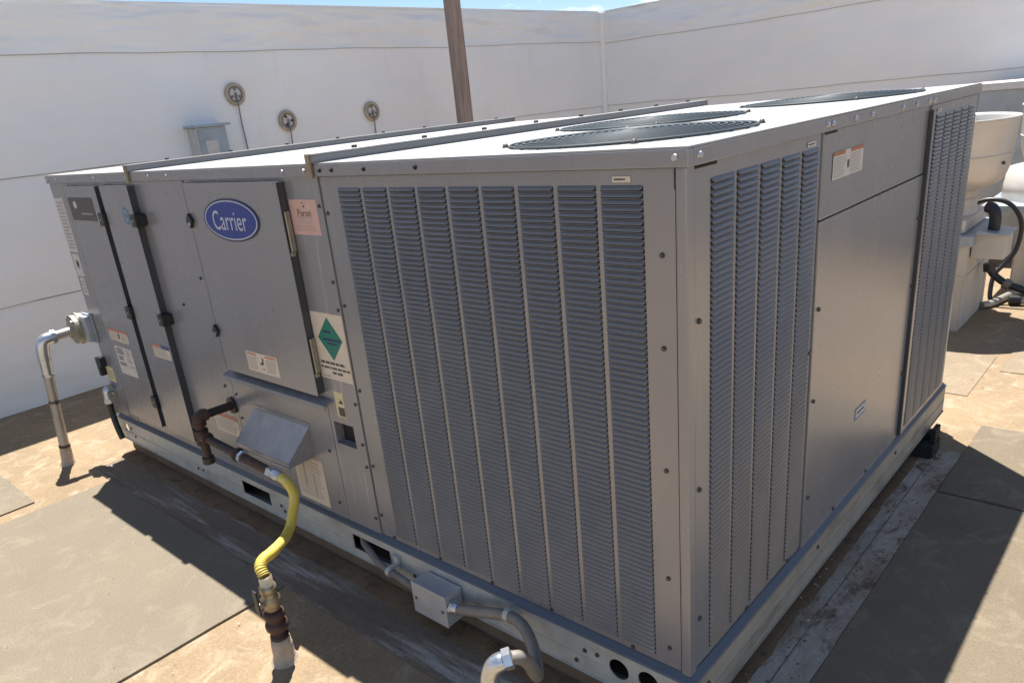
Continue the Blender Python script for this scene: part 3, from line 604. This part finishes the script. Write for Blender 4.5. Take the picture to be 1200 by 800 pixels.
for y, v in ((0.05, 1.0), (0.05, 0.62), (0.05, 0.28), (0.30, 0.153), (0.56, 0.153), (0.64, 0.75), (0.68, 0.86), (0.68, 0.60), (0.68, 0.30), (0.9, 0.155), (1.2, 0.155), (1.53, 0.72), (1.53, 0.4), (1.59, 0.52), (1.59, 0.22), (1.53, 0.95)): screw(SIDE, y, v, 0.002 if 0.65 < y < 1.55 else (0.008 if y > 1.55 else -0.003), 0.0065, BRONZE)
for u, v in ((-0.30, 0.085), (-0.26, 0.09), (-0.33, 0.04), (-3.15, 0.09), (-3.12, 0.05), (-2.45, 0.05), (-2.40, 0.055), (-1.76, 0.07), (-1.74, 0.05), (-0.98, 0.05), (-0.60, 0.07)): screw(FRONT, u, v, 0.0142, 0.007, BRONZE)
for y, v in ((0.06, 0.09), (0.04, 0.05), (0.75, 0.1), (1.5, 0.1)): screw(SIDE, y, v, 0.0142, 0.007, BRONZE)
part(sc, 'screws', kind='stuff')
# dark slots under the cap at the corner
for fr_, q in ((FRONT, (-0.0262, -0.0238, 1.262, 1.2995, -0.003, -0.0005)), (SIDE, (0.035, 0.12, 1.2935, 1.2995, -0.0035, -0.0020)), (SIDE, (0.66, 0.74, 1.2945, 1.2995, 0.0002, 0.0014))):
    mb = MB(); mb.box(fr_, *q, DARK); part(mb, 'panel_gap')
# black switch and loose bracket on the left stile
mb = MB(); mb.box(FRONT, -3.325, -3.262, 0.405, 0.452, 0.0008, 0.03, BLACK, 0.005); mb.box(FRONT, -3.335, -3.302, 0.352, 0.404, -0.01, 0.026, BLACK, 0.004); part(mb, 'black_handle')

# ------------------------------------------------------------------ curb and supports under the unit
mb = MB(); mb.plate(TOP, quad(-W + 0.0, -0.05, 0.02, D - 0.03), [quad(-W + 0.09, -0.14, 0.11, D - 0.12)], GZ + 0.0075, 0.0095, CURB)
tag(mb.build('roof_curb'), 'low brown flashed curb under the base rail of the rooftop unit', 'curb')
mb = MB(); mb.box(TOP, -0.02, 0.062, 1.86, 1.98, GZ + 0.010, GZ + 0.062, RUBBER, 0.006); mb.box(TOP, -0.02, 0.030, 1.93, 1.972, GZ + 0.0625, 0.009, RUBBER, 0.004); mb.box(TOP, 0.0395, 0.058, 1.90, 1.975, GZ + 0.0625, GZ + 0.12, RUBBER, 0.005)
tag(mb.build('rubber_support'), 'black rubber support block under the far end of the side rail', 'support block')
# ------------------------------------------------------------------ gas line: iron pipe, yellow hose, riser with valve
gp = thing('gas_pipe', 'dark iron gas pipe with tee and drip leg on the front of the rooftop unit', 'pipe', (-1.99, -0.15, 0.26))
gx, gy = -1.99, -0.150
mb = MB(); mb.tube([(gx, 0.0015 - 0.003, 0.445), (gx, -0.010, 0.445)], 0.034, IRON, 18); mb.tube([(gx, -0.0095, 0.445), (gx, gy + 0.03, 0.448)], 0.0165, IRON, 14); mb.build('nipple', gp)
mb = MB(); mb.tube([(gx, gy + 0.036, 0.448), (gx, gy + 0.012, 0.449), (gx, gy, 0.444), (gx, gy, 0.425)], [0.024, 0.023, 0.025, 0.023], RUST, 14); mb.tube([(gx, gy, 0.4249), (gx, gy, 0.413)], 0.026, RUST, 14); mb.build('elbow', gp)
mb = MB(); mb.tube([(gx, gy, 0.4128), (gx, gy, 0.398)], 0.017, RUST, 14); mb.tube([(gx, gy, 0.3978), (gx, gy, 0.338)], 0.0235, RUST, 14); mb.tube([(gx, gy, 0.3978 - 0.001), (gx, gy, 0.386)], 0.0265, RUST, 14); mb.tube([(gx, gy, 0.350), (gx, gy, 0.3385)], 0.0265, RUST, 14); mb.tube([(gx + 0.015, gy, 0.370), (gx + 0.045, gy, 0.370)], 0.0235, RUST, 14); mb.build('tee', gp)
mb = MB(); mb.tube([(gx, gy, 0.3375), (gx, gy, 0.282)], 0.017, IRON, 14); mb.tube([(gx, gy, 0.2818), (gx, gy, 0.256)], 0.0235, IRON, 14); mb.build('drip_leg', gp)
xs = [gx + 0.046, -1.735]; zz = lambda x: 0.370 - (x - gx) * 0.055
mb = MB(); mb.tube([(xs[0], gy, zz(xs[0])), (xs[1], gy, zz(xs[1]))], 0.0165, CONDUIT if False else IRON, 14); mb.build('run_pipe', gp)
mb = MB(); mb.tube([(x, gy, zz(x)) for x in (-1.7348, -1.722)], 0.027, RUST, 8, False); mb.tube([(x, gy, zz(x)) for x in (-1.7218, -1.700)], 0.023, IRON, 14); mb.tube([(x, gy, zz(x)) for x in (-1.6998, -1.686)], 0.026, ZINC, 8, False); mb.build('union', gp)
mb = MB(); mb.tube([(x, gy, zz(x)) for x in (-1.6858, -1.52)], 0.0165, RUST, 14); mb.build('run_pipe', gp)
hs = thing('gas_hose', 'yellow corrugated flexible gas hose hanging from the iron pipe down to the riser', 'hose', (-1.17, -0.42, 0.21))
mb = MB(); mb.tube([(x, gy, zz(x)) for x in (-1.5195, -1.492)], 0.023, ZINC, 6, False); mb.tube([(x, gy, zz(x)) for x in (-1.4918, -1.47, -1.452)], [0.019, 0.022, 0.018], ZINC, 14); mb.build('coupling', hs)
path = smooth_path([(-1.4535, gy, zz(-1.4535)), (-1.425, gy, 0.334), (-1.395, -0.152, 0.318), (-1.376, -0.158, 0.296), (-1.366, -0.172, 0.268), (-1.350, -0.196, 0.240), (-1.336, -0.214, 0.224), (-1.318, -0.238, 0.216), (-1.288, -0.272, 0.218), (-1.225, -0.350, 0.236), (-1.196, -0.396, 0.246), (-1.172, -0.421, 0.242), (-1.152, -0.426, 0.222)], 20)
mb = MB(); nq = len(path); mb.tube(path, [0.0165 + (0.0021 if i > nq * 0.72 else 0.0002) * math.sin(i * 1.35) for i in range(nq)], YEL, 14); mb.build('corrugated_tube', hs)
bx, by = -1.148, -0.426
gr = thing('gas_riser', 'rusty gas riser with brass shutoff valve sealed into the roof coating', 'pipe', (bx, by, GZ))
mb = MB(); mb.lathe((bx, by, 0), [(0.047, GZ - 0.002), (0.040, GZ + 0.008), (0.033, GZ + 0.02), (0.032, GZ + 0.055), (0.029, GZ + 0.085), (0.0, GZ + 0.086)], SEALANT, 22); mb.build('sealant_collar', gr)
mb = MB(); mb.lathe((bx, by, 0), [(0.0, -0.006), (0.026, -0.005), (0.028, 0.015), (0.021, 0.018), (0.021, 0.036), (0.033, 0.040), (0.035, 0.052), (0.033, 0.062), (0.025, 0.066), (0.025, 0.078), (0.031, 0.082), (0.031, 0.100), (0.022, 0.104), (0.0, 0.105)], RUST, 18); mb.build('coupling', gr)
mb = MB(); mb.lathe((bx, by, 0), [(0.0, 0.1052), (0.019, 0.1055), (0.023, 0.112), (0.023, 0.122), (0.029, 0.130), (0.030, 0.148), (0.023, 0.157), (0.023, 0.172), (0.026, 0.173), (0.026, 0.190), (0.020, 0.194), (0.020, 0.222), (0.0, 0.2222)], BRASS, 14)
mb.tube([(bx, by - 0.026, 0.139), (bx, by - 0.046, 0.139)], 0.011, BRASS, 12); v_ = mb.build('shutoff_valve', gr)
mb = MB(); mb.box(TOP, bx + 0.004, bx + 0.024, by - 0.052, by - 0.0465, 0.120, 0.205, BLACK, 0.002); tag(mb.build('lever', v_))

# ------------------------------------------------------------------ electrical conduit standing at the intake end
ec = thing('electrical_conduit', 'weathered metal conduit rising from the roof to a round box on the unit end', 'conduit', (-3.45, -0.262, GZ))
top = Vector((-3.405, -0.222, 0.545)); base = Vector((-3.452, -0.263, GZ))
L_ = lambda t: base.lerp(top, t)
mb = MB(); mb.tube([base, L_(0.78)], 0.0235, CONDUIT, 16); mb.build('riser', ec)
mb = MB(); mb.tube([base - Vector((0, 0, 0.002)), L_(0.03), L_(0.12), L_(0.16)], [0.044, 0.030, 0.028, 0.0245], SEALANT, 16); mb.build('sealant_collar', ec)
mb = MB(); mb.tube([L_(0.155), L_(0.175)], 0.0285, RUST, 12); mb.tube([L_(0.545), L_(0.565)], 0.0265, BRONZE, 12); mb.box(Frame(L_(0.555), (1, 0, 0), (0, 0, 1), (0, -1, 0)), -0.040, 0.040, -0.008, 0.008, -0.006, 0.006, BRONZE, 0.002); mb.build('strap_clamp', ec)
mb = MB(); mb.tube([L_(0.77), L_(0.79)], 0.030, ZINC, 8, False); mb.tube([L_(0.79), L_(0.90)], 0.027, ZINC, 16); mb.tube([L_(0.90), L_(0.915)], 0.0315, ZINC, 16)
el = smooth_path([L_(0.9), L_(0.97), Vector((-3.403, -0.212, 0.572)), Vector((-3.40, -0.196, 0.585)), Vector((-3.398, -0.165, 0.589))], 5); mb.tube(el, 0.0295, ZINC, 16); mb.tube([(-3.3985, -0.168, 0.589), (-3.398, -0.150, 0.589)], 0.034, ZINC, 8, False); mb.build('elbow', ec)
mb = MB(); mb.tube([(-3.398, -0.152, 0.589), (-3.392, -0.066, 0.595)], 0.0235, CONDUIT, 16); mb.build('run_pipe', ec)
mb = MB(); yb = Frame((-3.387, -0.032, 0.600), (1, 0, 0), (0, 0, 1), (0, -1, 0))
mb.prism(yb, circ(0, 0, 0.072, 28), 0.012, 0.036, OLIVE); mb.prism(yb, circ(0, 0, 0.080, 28), 0.0, 0.0118, OLIVE); mb.prism(yb, circ(0, 0, 0.074, 28), -0.018, -0.0002, OLIVE); bxo = mb.build('junction_box', ec)
for a in (0.9, 4.0):
    mb = MB(); mb.tube([yb(0.055 * math.cos(a), 0.055 * math.sin(a), 0.034), yb(0.055 * math.cos(a), 0.055 * math.sin(a), 0.046)], 0.010, ZINC, 8); tag(mb.build('bolt', bxo))
mb = MB(); mb.box(TOP, -3.385, -3.262, -0.0135, -0.0012, 0.530, 0.676, BLUEST, 0.003); mb.box(TOP, -3.345, -3.268, -0.040, -0.014, 0.540, 0.668, BLUEST, 0.004); mb.build('mounting_bracket', ec)
dr = thing('cable_fitting', 'short liquid tight elbow and black hose at the lower intake corner of the unit', 'hose fitting', (-3.262, -0.04, 0.028))
mb = MB(); mb.tube(smooth_path([(-3.262, -0.001, 0.275), (-3.262, -0.026, 0.292), (-3.262, -0.040, 0.280), (-3.262, -0.042, 0.240)], 5), [0.020] * 16, ZINC, 12); mb.tube([(-3.262, -0.042, 0.241), (-3.262, -0.042, 0.220)], 0.0235, ZINC, 8, False); mb.build('elbow', dr)
mb = MB(); mb.tube(smooth_path([(-3.262, -0.042, 0.221), (-3.262, -0.044, 0.16), (-3.250, -0.046, 0.105), (-3.235, -0.046, 0.06), (-3.225, -0.044, 0.028)], 6), 0.0150, BLACK, 12); mb.build('black_hose', dr)

# ------------------------------------------------------------------ junction box and flexible conduit along the base rail
jb = thing('rail_junction_box', 'grey steel junction box with conduits fixed to the front base rail below the louvers', 'junction box', (-0.84, -0.06, 0.0))
mb = MB(); mb.box(FRONT, -0.905, -0.757, -0.004, 0.102, 0.0200, 0.086, BOXM, 0.002); mb.build('box_body', jb)
mb = MB(); mb.box(FRONT, -0.907, -0.755, -0.006, 0.104, 0.0863, 0.0895, BOXM, 0.001)
cov = mb.build('box_cover', jb)
for u, v in ((-0.89, 0.05), (-0.772, 0.046)):
    mb = MB(); mb.lathe((0, 0, 0), [(0.0, 0.003), (0.005, 0.002), (0.006, 0.0)], BRONZE, 8); mb.v = [(u + p[0], -0.0896 - p[2], v + p[1]) for p in mb.v]; mb.build('cover_screw', cov)
mb = MB(); mb.tube([(-1.30, 0.03, 0.085), (-1.24, -0.012, 0.080), (-1.12, -0.050, 0.066), (-0.905, -0.064, 0.052)], 0.0125, GREYPVC, 12); mb.build('feed_conduit', jb)
mb = MB(); mb.tube([(-1.062, -0.0555, 0.0625), (-1.045, -0.0565, 0.0615)], 0.0165, GALV, 12); mb.box(FRONT, -1.065, -1.042, 0.075, 0.105, 0.0145, 0.030, GALV, 0.001); mb.box(FRONT, -1.061, -1.046, 0.070, 0.080, 0.0302, 0.060, GALV, 0.001); mb.build('pipe_clamp', jb)
fc = thing('flexible_conduit', 'brown flexible conduit looping from the steel box down to a shiny elbow', 'conduit', (-0.341, -0.327, GZ))
mb = MB(); mb.tube([(-0.7545, -0.064, 0.060), (-0.742, -0.064, 0.060)], 0.0255, ZINC, 6, False); mb.tube([(-0.7419, -0.064, 0.060), (-0.722, -0.064, 0.063)], [0.0225, 0.0195], ZINC, 14); mb.build('connector', fc)
path = smooth_path([(-0.7225, -0.064, 0.063), (-0.64, -0.062, 0.088), (-0.56, -0.056, 0.112), (-0.50, -0.058, 0.122), (-0.452, -0.072, 0.116), (-0.408, -0.096, 0.092), (-0.365, -0.135, 0.082), (-0.325, -0.180, 0.108), (-0.296, -0.222, 0.170), (-0.284, -0.250, 0.222), (-0.284, -0.274, 0.252), (-0.296, -0.293, 0.258)], 8)
mb = MB(); mb.tube(path, 0.0165, FLEX, 14); mb.build('flex_tube', fc)
mb = MB(); mb.tube([(-0.294, -0.290, 0.2585), (-0.307, -0.304, 0.254)], 0.0260, ZINC, 6, False); e2 = smooth_path([(-0.305, -0.302, 0.255), (-0.325, -0.318, 0.240), (-0.338, -0.325, 0.205), (-0.341, -0.327, 0.165)], 6); mb.tube(e2, [0.0200, 0.0215, 0.0225] + [0.0225] * (len(e2) - 3), ZINC, 14); mb.tube([(-0.341, -0.327, 0.168), (-0.341, -0.327, 0.146)], 0.0265, ZINC, 6, False); mb.build('elbow', fc)
mb = MB(); mb.tube([(-0.341, -0.327, 0.148), (-0.341, -0.327, GZ)], 0.0185, CONDUIT, 14); mb.lathe((-0.341, -0.327, 0), [(0.05, GZ - 0.001), (0.036, GZ + 0.012), (0.026, GZ + 0.04), (0.019, GZ + 0.045)], SEALANT, 16); mb.build('riser', fc)
mb = MB(); mb.tube([(-0.538, -0.053, 0.119), (-0.522, -0.053, 0.121)], 0.0205, GALV, 12); mb.box(FRONT, -0.538, -0.522, 0.100, 0.123, 0.0145, 0.034, GALV, 0.001); mb.build('pipe_clamp', fc)

# ------------------------------------------------------------------ things on the wall
eb = thing('electrical_box', 'pale blue grey weatherproof electrical box with a hooded lid on the white parapet', 'electrical box', (XW + 0.09, 1.50, 1.0))
wf = WALL1
mb = MB(); mb.box(wf, 1.385, 1.615, 1.00, 1.490, 0.030, 0.135, BOXM, 0.005); mb.build('box_body', eb)
mb = MB(); mb.box(wf, 1.395, 1.605, 1.01, 1.478, 0.1355, 0.142, BLUEST, 0.003); dd = mb.build('box_door', eb)
mb = MB(); mb.rect(wf, 1.44, 1.53, 1.27, 1.40, 0.1427, WHITE); tag(mb.build('label_plate', dd))
mb = MB(); mb.box(wf, 1.360, 1.640, 1.4905, 1.508, 0.012, 0.165, BLUEST, 0.004); mb.build('hooded_lid', eb)
for i, (y, z, r_, ang) in enumerate(((1.80, 1.692, 0.066, 0.0), (2.195, 1.480, 0.066, 0.5), (3.025, 1.488, 0.066, 0.15))):
    t = thing('wall_vent_cap', ['round white vent cap with a brown sealant ring just above the electrical box', 'round white vent cap with rusty bolts between the two other vent caps', 'round white vent cap with a brown ring nearest the wooden pole'][i], 'vent cap', (XW + 0.03, y, z), 'round vent caps on the parapet')
    mb = MB(); mb.tube([wf(y + r_ * math.cos(a * math.pi / 16), z + r_ * math.sin(a * math.pi / 16), 0.032) for a in range(33)], 0.013, CURB if False else SEALANT, 8, caps=False)
    mb.tube([wf(y + (r_ - 0.014) * math.cos(a * math.pi / 16), z + (r_ - 0.014) * math.sin(a * math.pi / 16), 0.030) for a in range(33)], 0.011, GREYPVC, 8, caps=False); mb.build('sealant_ring', t)
    mb = MB(); mb.plate(wf, circ(y, z, r_ - 0.012, 24), [], 0.024, 0.036, WHITE); cp = mb.build('cap_disc', t)
    for k in range(3):
        a = ang + k * 2.094 + 1.57; mb = MB(); mb.tube([wf(y + 0.033 * math.cos(a), z + 0.033 * math.sin(a), 0.0362), wf(y + 0.033 * math.cos(a), z + 0.033 * math.sin(a), 0.044)], 0.010, RUST if i == 1 else GREYPVC, 8); tag(mb.build('bolt', cp))
    mb = MB(); mb.box(wf, y - 0.007, y + 0.007, z - 0.062, z + 0.012, 0.0363, 0.046, GREYPVC, 0.002); mb.build('bracket', t)
    mb = MB(); mb.tube(smooth_path([wf(y + 0.002, z - 0.062, 0.045), wf(y + 0.005, z - 0.2, 0.034), wf(y + 0.012, z - 0.5, 0.034), wf(y + 0.012, 0.7, 0.034)], 4), 0.005, GREYPVC, 6); mb.build('hanging_wire', t)

# ------------------------------------------------------------------ wooden pole
pp = thing('wooden_pole', 'weathered brown wooden pole standing between the unit and the parapet', 'pole', (-4.0, 3.49, GZ))
V = []; F = []; ns = 20; nr = 36
for i in range(nr + 1):
    z = GZ + (4.6 - GZ) * i / nr
    for a in range(ns):
        t = a * 2 * math.pi / ns; rr = 0.071 - 0.002 * z + 0.0022 * math.sin(3 * t + z * 0.7) + 0.0015 * math.sin(7 * t - z * 0.5)
        V.append((-4.0 + 0.006 * math.sin(z * 1.1) + rr * math.cos(t), 3.49 + 0.005 * math.cos(z * 0.9) + rr * math.sin(t), z))
for i in range(nr):
    for a in range(ns): c_ = (a + 1) % ns; F.append((i * ns + a, i * ns + c_, (i + 1) * ns + c_, (i + 1) * ns + a))
F.append(tuple(nr * ns + a for a in range(ns)))
mb = MB(); mb.raw(V, F, WOOD, True); mb.build('pole_shaft', pp)
mb = MB(); mb.lathe((-4.0, 3.49, 0), [(0.12, GZ), (0.10, GZ + 0.03), (0.082, GZ + 0.10), (0.075, GZ + 0.12)], SEALANT, 20); mb.build('sealant_collar', pp)

# ------------------------------------------------------------------ exhaust fans beyond the unit
def exhaust_fan(cx, cy, label, wide=False):
    t = thing('exhaust_fan', label, 'exhaust fan', (cx, cy, GZ), 'upblast exhaust fans on the roof')
    mb = MB(); mb.box(TOP, cx - 0.30, cx + 0.30, cy - 0.30, cy + 0.30, GZ - 0.002, 0.425, CURBW, 0.006); mb.box(TOP, cx - 0.305, cx + 0.305, cy - 0.305, cy + 0.305, 0.23, 0.25, CURBW, 0.003); mb.build('curb', t)
    mb = MB(); mb.box(TOP, cx - 0.325, cx + 0.325, cy - 0.325, cy + 0.325, 0.4255, 0.485, BLUEST, 0.006); mb.box(TOP, cx - 0.27, cx + 0.27, cy - 0.27, cy + 0.27, 0.4855, 0.565, ALU, 0.02); mb.build('base_plate', t)
    if wide: mb = MB(); mb.box(TOP, cx - 0.50, cx + 0.50, cy - 0.50, cy + 0.50, 0.455, 0.500, BLUEST, 0.006); mb.lathe((cx, cy, 0), [(0.0, 0.5002), (0.47, 0.5005), (0.465, 0.60), (0.462, 0.605), (0.455, 0.690), (0.42, 0.70), (0.30, 0.704)], ALU, 48); mb.build('wide_base', t)
    mb = MB(); mb.lathe((cx, cy, 0), [(0.262, 0.5655), (0.255, 0.60), (0.255, 0.70), (0.262, 0.705)], ALU, 44); mb.build('neck', t)
    mb = MB(); mb.lathe((cx, cy, 0), [(0.256, 0.7055), (0.300, 0.712), (0.345, 0.735), (0.378, 0.775), (0.393, 0.82), (0.402, 0.90), (0.412, 1.085), (0.416, 1.10), (0.411, 1.101), (0.405, 1.09), (0.392, 0.90), (0.37, 0.80), (0.30, 0.74), (0.0, 0.735)], ALU, 56); w = mb.build('windband', t)
    for a in (-1.05, -0.3, 0.5, 1.6, 2.7, 3.8, 4.4):
        mb = MB(); q = 0.401; mb.tube([(cx + q * math.cos(a), cy + q * math.sin(a), 0.86), (cx + (q + 0.008) * math.cos(a), cy + (q + 0.008) * math.sin(a), 0.86)], 0.010, BRONZE, 8); tag(mb.build('rivet', w))
    mb = MB()
    for q, z_, w_ in ((0.4035, 0.905, 0.004), (0.2575, 0.655, 0.005), (0.4165, 1.098, 0.006)): mb.tube([(cx + q * math.cos(a * math.pi / 28), cy + q * math.sin(a * math.pi / 28), z_) for a in range(57)], w_, ALU, 6, caps=False)
    tag(mb.build('rolled_bead', w))
    for sx, sy in ((1, -1), (1, 1), (-1, -1), (-1, 1)):
        mb = MB(); mb.box(TOP, cx + sx * 0.300, cx + sx * 0.304, cy + sy * 0.25, cy + sy * 0.304, GZ + 0.01, 0.229, CURBW); mb.build('corner_angle', t)
    mb = MB(); mb.lathe((cx, cy, 0), [(0.27, 0.80), (0.27, 0.97), (0.24, 1.02), (0.12, 1.05), (0.0, 1.055)], BLUEST, 36); mb.build('motor_dome', t)
    return t
exhaust_fan(-0.555, 3.965, 'spun metal upblast exhaust fan on a dirty white curb just behind the unit')
exhaust_fan(0.10, 5.12, 'spun metal upblast exhaust fan standing farther off near the parapet', True)
gb = thing('grease_box', 'pale square grease box with a sloped blue grey lid beside the exhaust fan curb', 'grease box', (-0.16, 3.80, 0.33))
mb = MB(); mb.box(TOP, -0.248, -0.085, 3.72, 3.92, 0.345, 0.4835, CURBW, 0.004); mb.build('box_body', gb)
mb = MB(); mb.raw([(-0.2295, 3.70, 0.505), (-0.07, 3.70, 0.488), (-0.07, 3.94, 0.488), (-0.2295, 3.94, 0.505), (-0.2295, 3.70, 0.4845), (-0.07, 3.70, 0.4845), (-0.07, 3.94, 0.4845), (-0.2295, 3.94, 0.4845)], [(0, 1, 2, 3), (4, 5, 1, 0), (5, 6, 2, 1), (6, 7, 3, 2), (7, 4, 0, 3), (7, 6, 5, 4)], BLUEST); mb.build('lid', gb)
mb = MB(); pth = smooth_path([(-0.165, 3.80, 0.500), (-0.165, 3.80, 0.56), (-0.172, 3.803, 0.595), (-0.19, 3.81, 0.618), (-0.215, 3.82, 0.622)], 9)
mb.tube(pth, [0.030 + 0.002 * (i % 2) for i in range(len(pth))], BLACK, 12); tag(mb.build('drain_hose'), 'black ribbed drain hose bending from the fan neck into the grease box', 'hose')
mb = MB(); pth = smooth_path([(-0.407, 4.42, 0.545), (-0.315, 4.42, 0.571), (-0.221, 4.42, 0.556), (-0.153, 4.42, 0.488), (-0.123, 4.42, 0.393), (-0.137, 4.42, 0.258), (-0.182, 4.40, 0.173), (-0.225, 4.36, 0.10), (-0.225, 4.32, -0.02), (-0.20, 4.31, GZ + 0.012)], 8); mb.tube(pth, 0.0145, BLACK, 10)
tag(mb.build('black_cable'), 'thick black cable arching down between the two exhaust fans', 'cable')
mb = MB(); pth = smooth_path([(-0.193, 3.99, 0.235), (-0.165, 4.0, 0.19), (-0.092, 4.0, 0.139), (-0.002, 4.01, 0.105), (0.10, 4.04, 0.03), (0.18, 4.07, GZ + 0.02)], 8); mb.tube(pth, 0.022, BLACK, 10); mb.tube([(-0.196, 3.99, 0.262), (-0.190, 3.99, 0.215)], 0.033, BLACK, 12); mb.tube([(-0.11, 4.0, 0.148), (-0.075, 4.0, 0.130)], 0.032, GREYPVC, 12)
tag(mb.build('black_pipe'), 'black jointed pipe below the grease box beside the exhaust fan curb', 'pipe')
mb = MB(); pth = smooth_path([(-0.24, 4.20, GZ + 0.023), (-0.192, 4.285, GZ + 0.024), (-0.157, 4.46, GZ + 0.025), (-0.10, 4.60, GZ + 0.027), (0.02, 4.72, GZ + 0.03)], 8); mb.tube(pth, 0.022, CONDUIT, 10)
tag(mb.build('pale_hose'), 'pale grey hose curving over the sunlit roof behind the exhaust fan', 'hose')
mb = MB(); mb.tube([(-0.10, 4.345, GZ + 0.031), (0.75, 4.62, GZ + 0.031)], 0.024, CONDUIT, 12); mb.tube([(-0.12, 4.338, GZ + 0.036), (-0.06, 4.358, GZ + 0.036)], 0.032, BLACK, 12)
tag(mb.build('low_pipe'), 'low pale pipe with a black end cap lying on the roof past the fan shadow', 'pipe')
# seams and fasteners on the fan curb are built with the fan
hs_ = thing('metal_housing', 'blue grey sheet metal housing with a white top standing by the parapet', 'housing', (0.2, 6.05, GZ))
mb = MB(); mb.box(TOP, -0.72, 1.3, 5.75, 6.30, GZ - 0.002, 1.175, BLUEST, 0.01); mb.build('body', hs_)
mb = MB(); mb.box(TOP, -0.80, 1.36, 5.69, 6.34, 1.1755, 1.225, WHITE, 0.008); mb.build('top_cover', hs_)
mb = MB(); mb.box(TOP, -0.775, -0.7205, 5.80, 6.25, 0.30, 1.174, SEAM, 0.005); mb.build('side_panel', hs_)

# ------------------------------------------------------------------ loose grit on the roof
gm = MB(); rr = random.Random(11)
OCT = [(1, 0, 0), (0, 1, 0), (-1, 0, 0), (0, -1, 0), (0, 0, 1), (0, 0, -0.4)]; OF = [(0, 1, 4), (1, 2, 4), (2, 3, 4), (3, 0, 4), (1, 0, 5), (2, 1, 5), (3, 2, 5), (0, 3, 5)]
def grit(x, y, r_, m, lift):
    a = rr.uniform(0, 6.28); k = [rr.uniform(0.6, 1.2) for _ in range(6)]
    gm.raw([(x + r_ * k[i] * (p[0] * math.cos(a) - p[1] * math.sin(a)), y + r_ * k[i] * (p[0] * math.sin(a) + p[1] * math.cos(a)), GZ + lift + r_ * 0.3 + r_ * 0.6 * p[2] * k[i]) for i, p in enumerate(OCT)], OF, m)
for _ in range(900):
    x, y = rr.uniform(-4.4, 1.6), rr.uniform(-1.4, 4.3)
    if -3.33 < x < 0.03 and -0.05 < y < 2.25: continue
    grit(x, y, rr.choice([0.0015, 0.002, 0.0025, 0.003, 0.0045]), rr.choice([CURB, STAIN, TAN, CURBW, GRIME]), 0.008)
for _ in range(220):
    grit(rr.uniform(-0.02, 0.14), rr.uniform(0.0, 1.95), rr.choice([0.002, 0.003, 0.004, 0.006]), rr.choice([CURB, STAIN, CURBW]), 0.004)
for _ in range(200):
    grit(rr.uniform(-3.2, 0.0), rr.uniform(-0.21, -0.03), rr.choice([0.002, 0.003, 0.004]), rr.choice([CURB, STAIN, GRIME]), 0.002)
tag(gm.build('grit'), 'fine loose grit and crumbs of coating scattered on the roof', 'grit', kind='stuff')
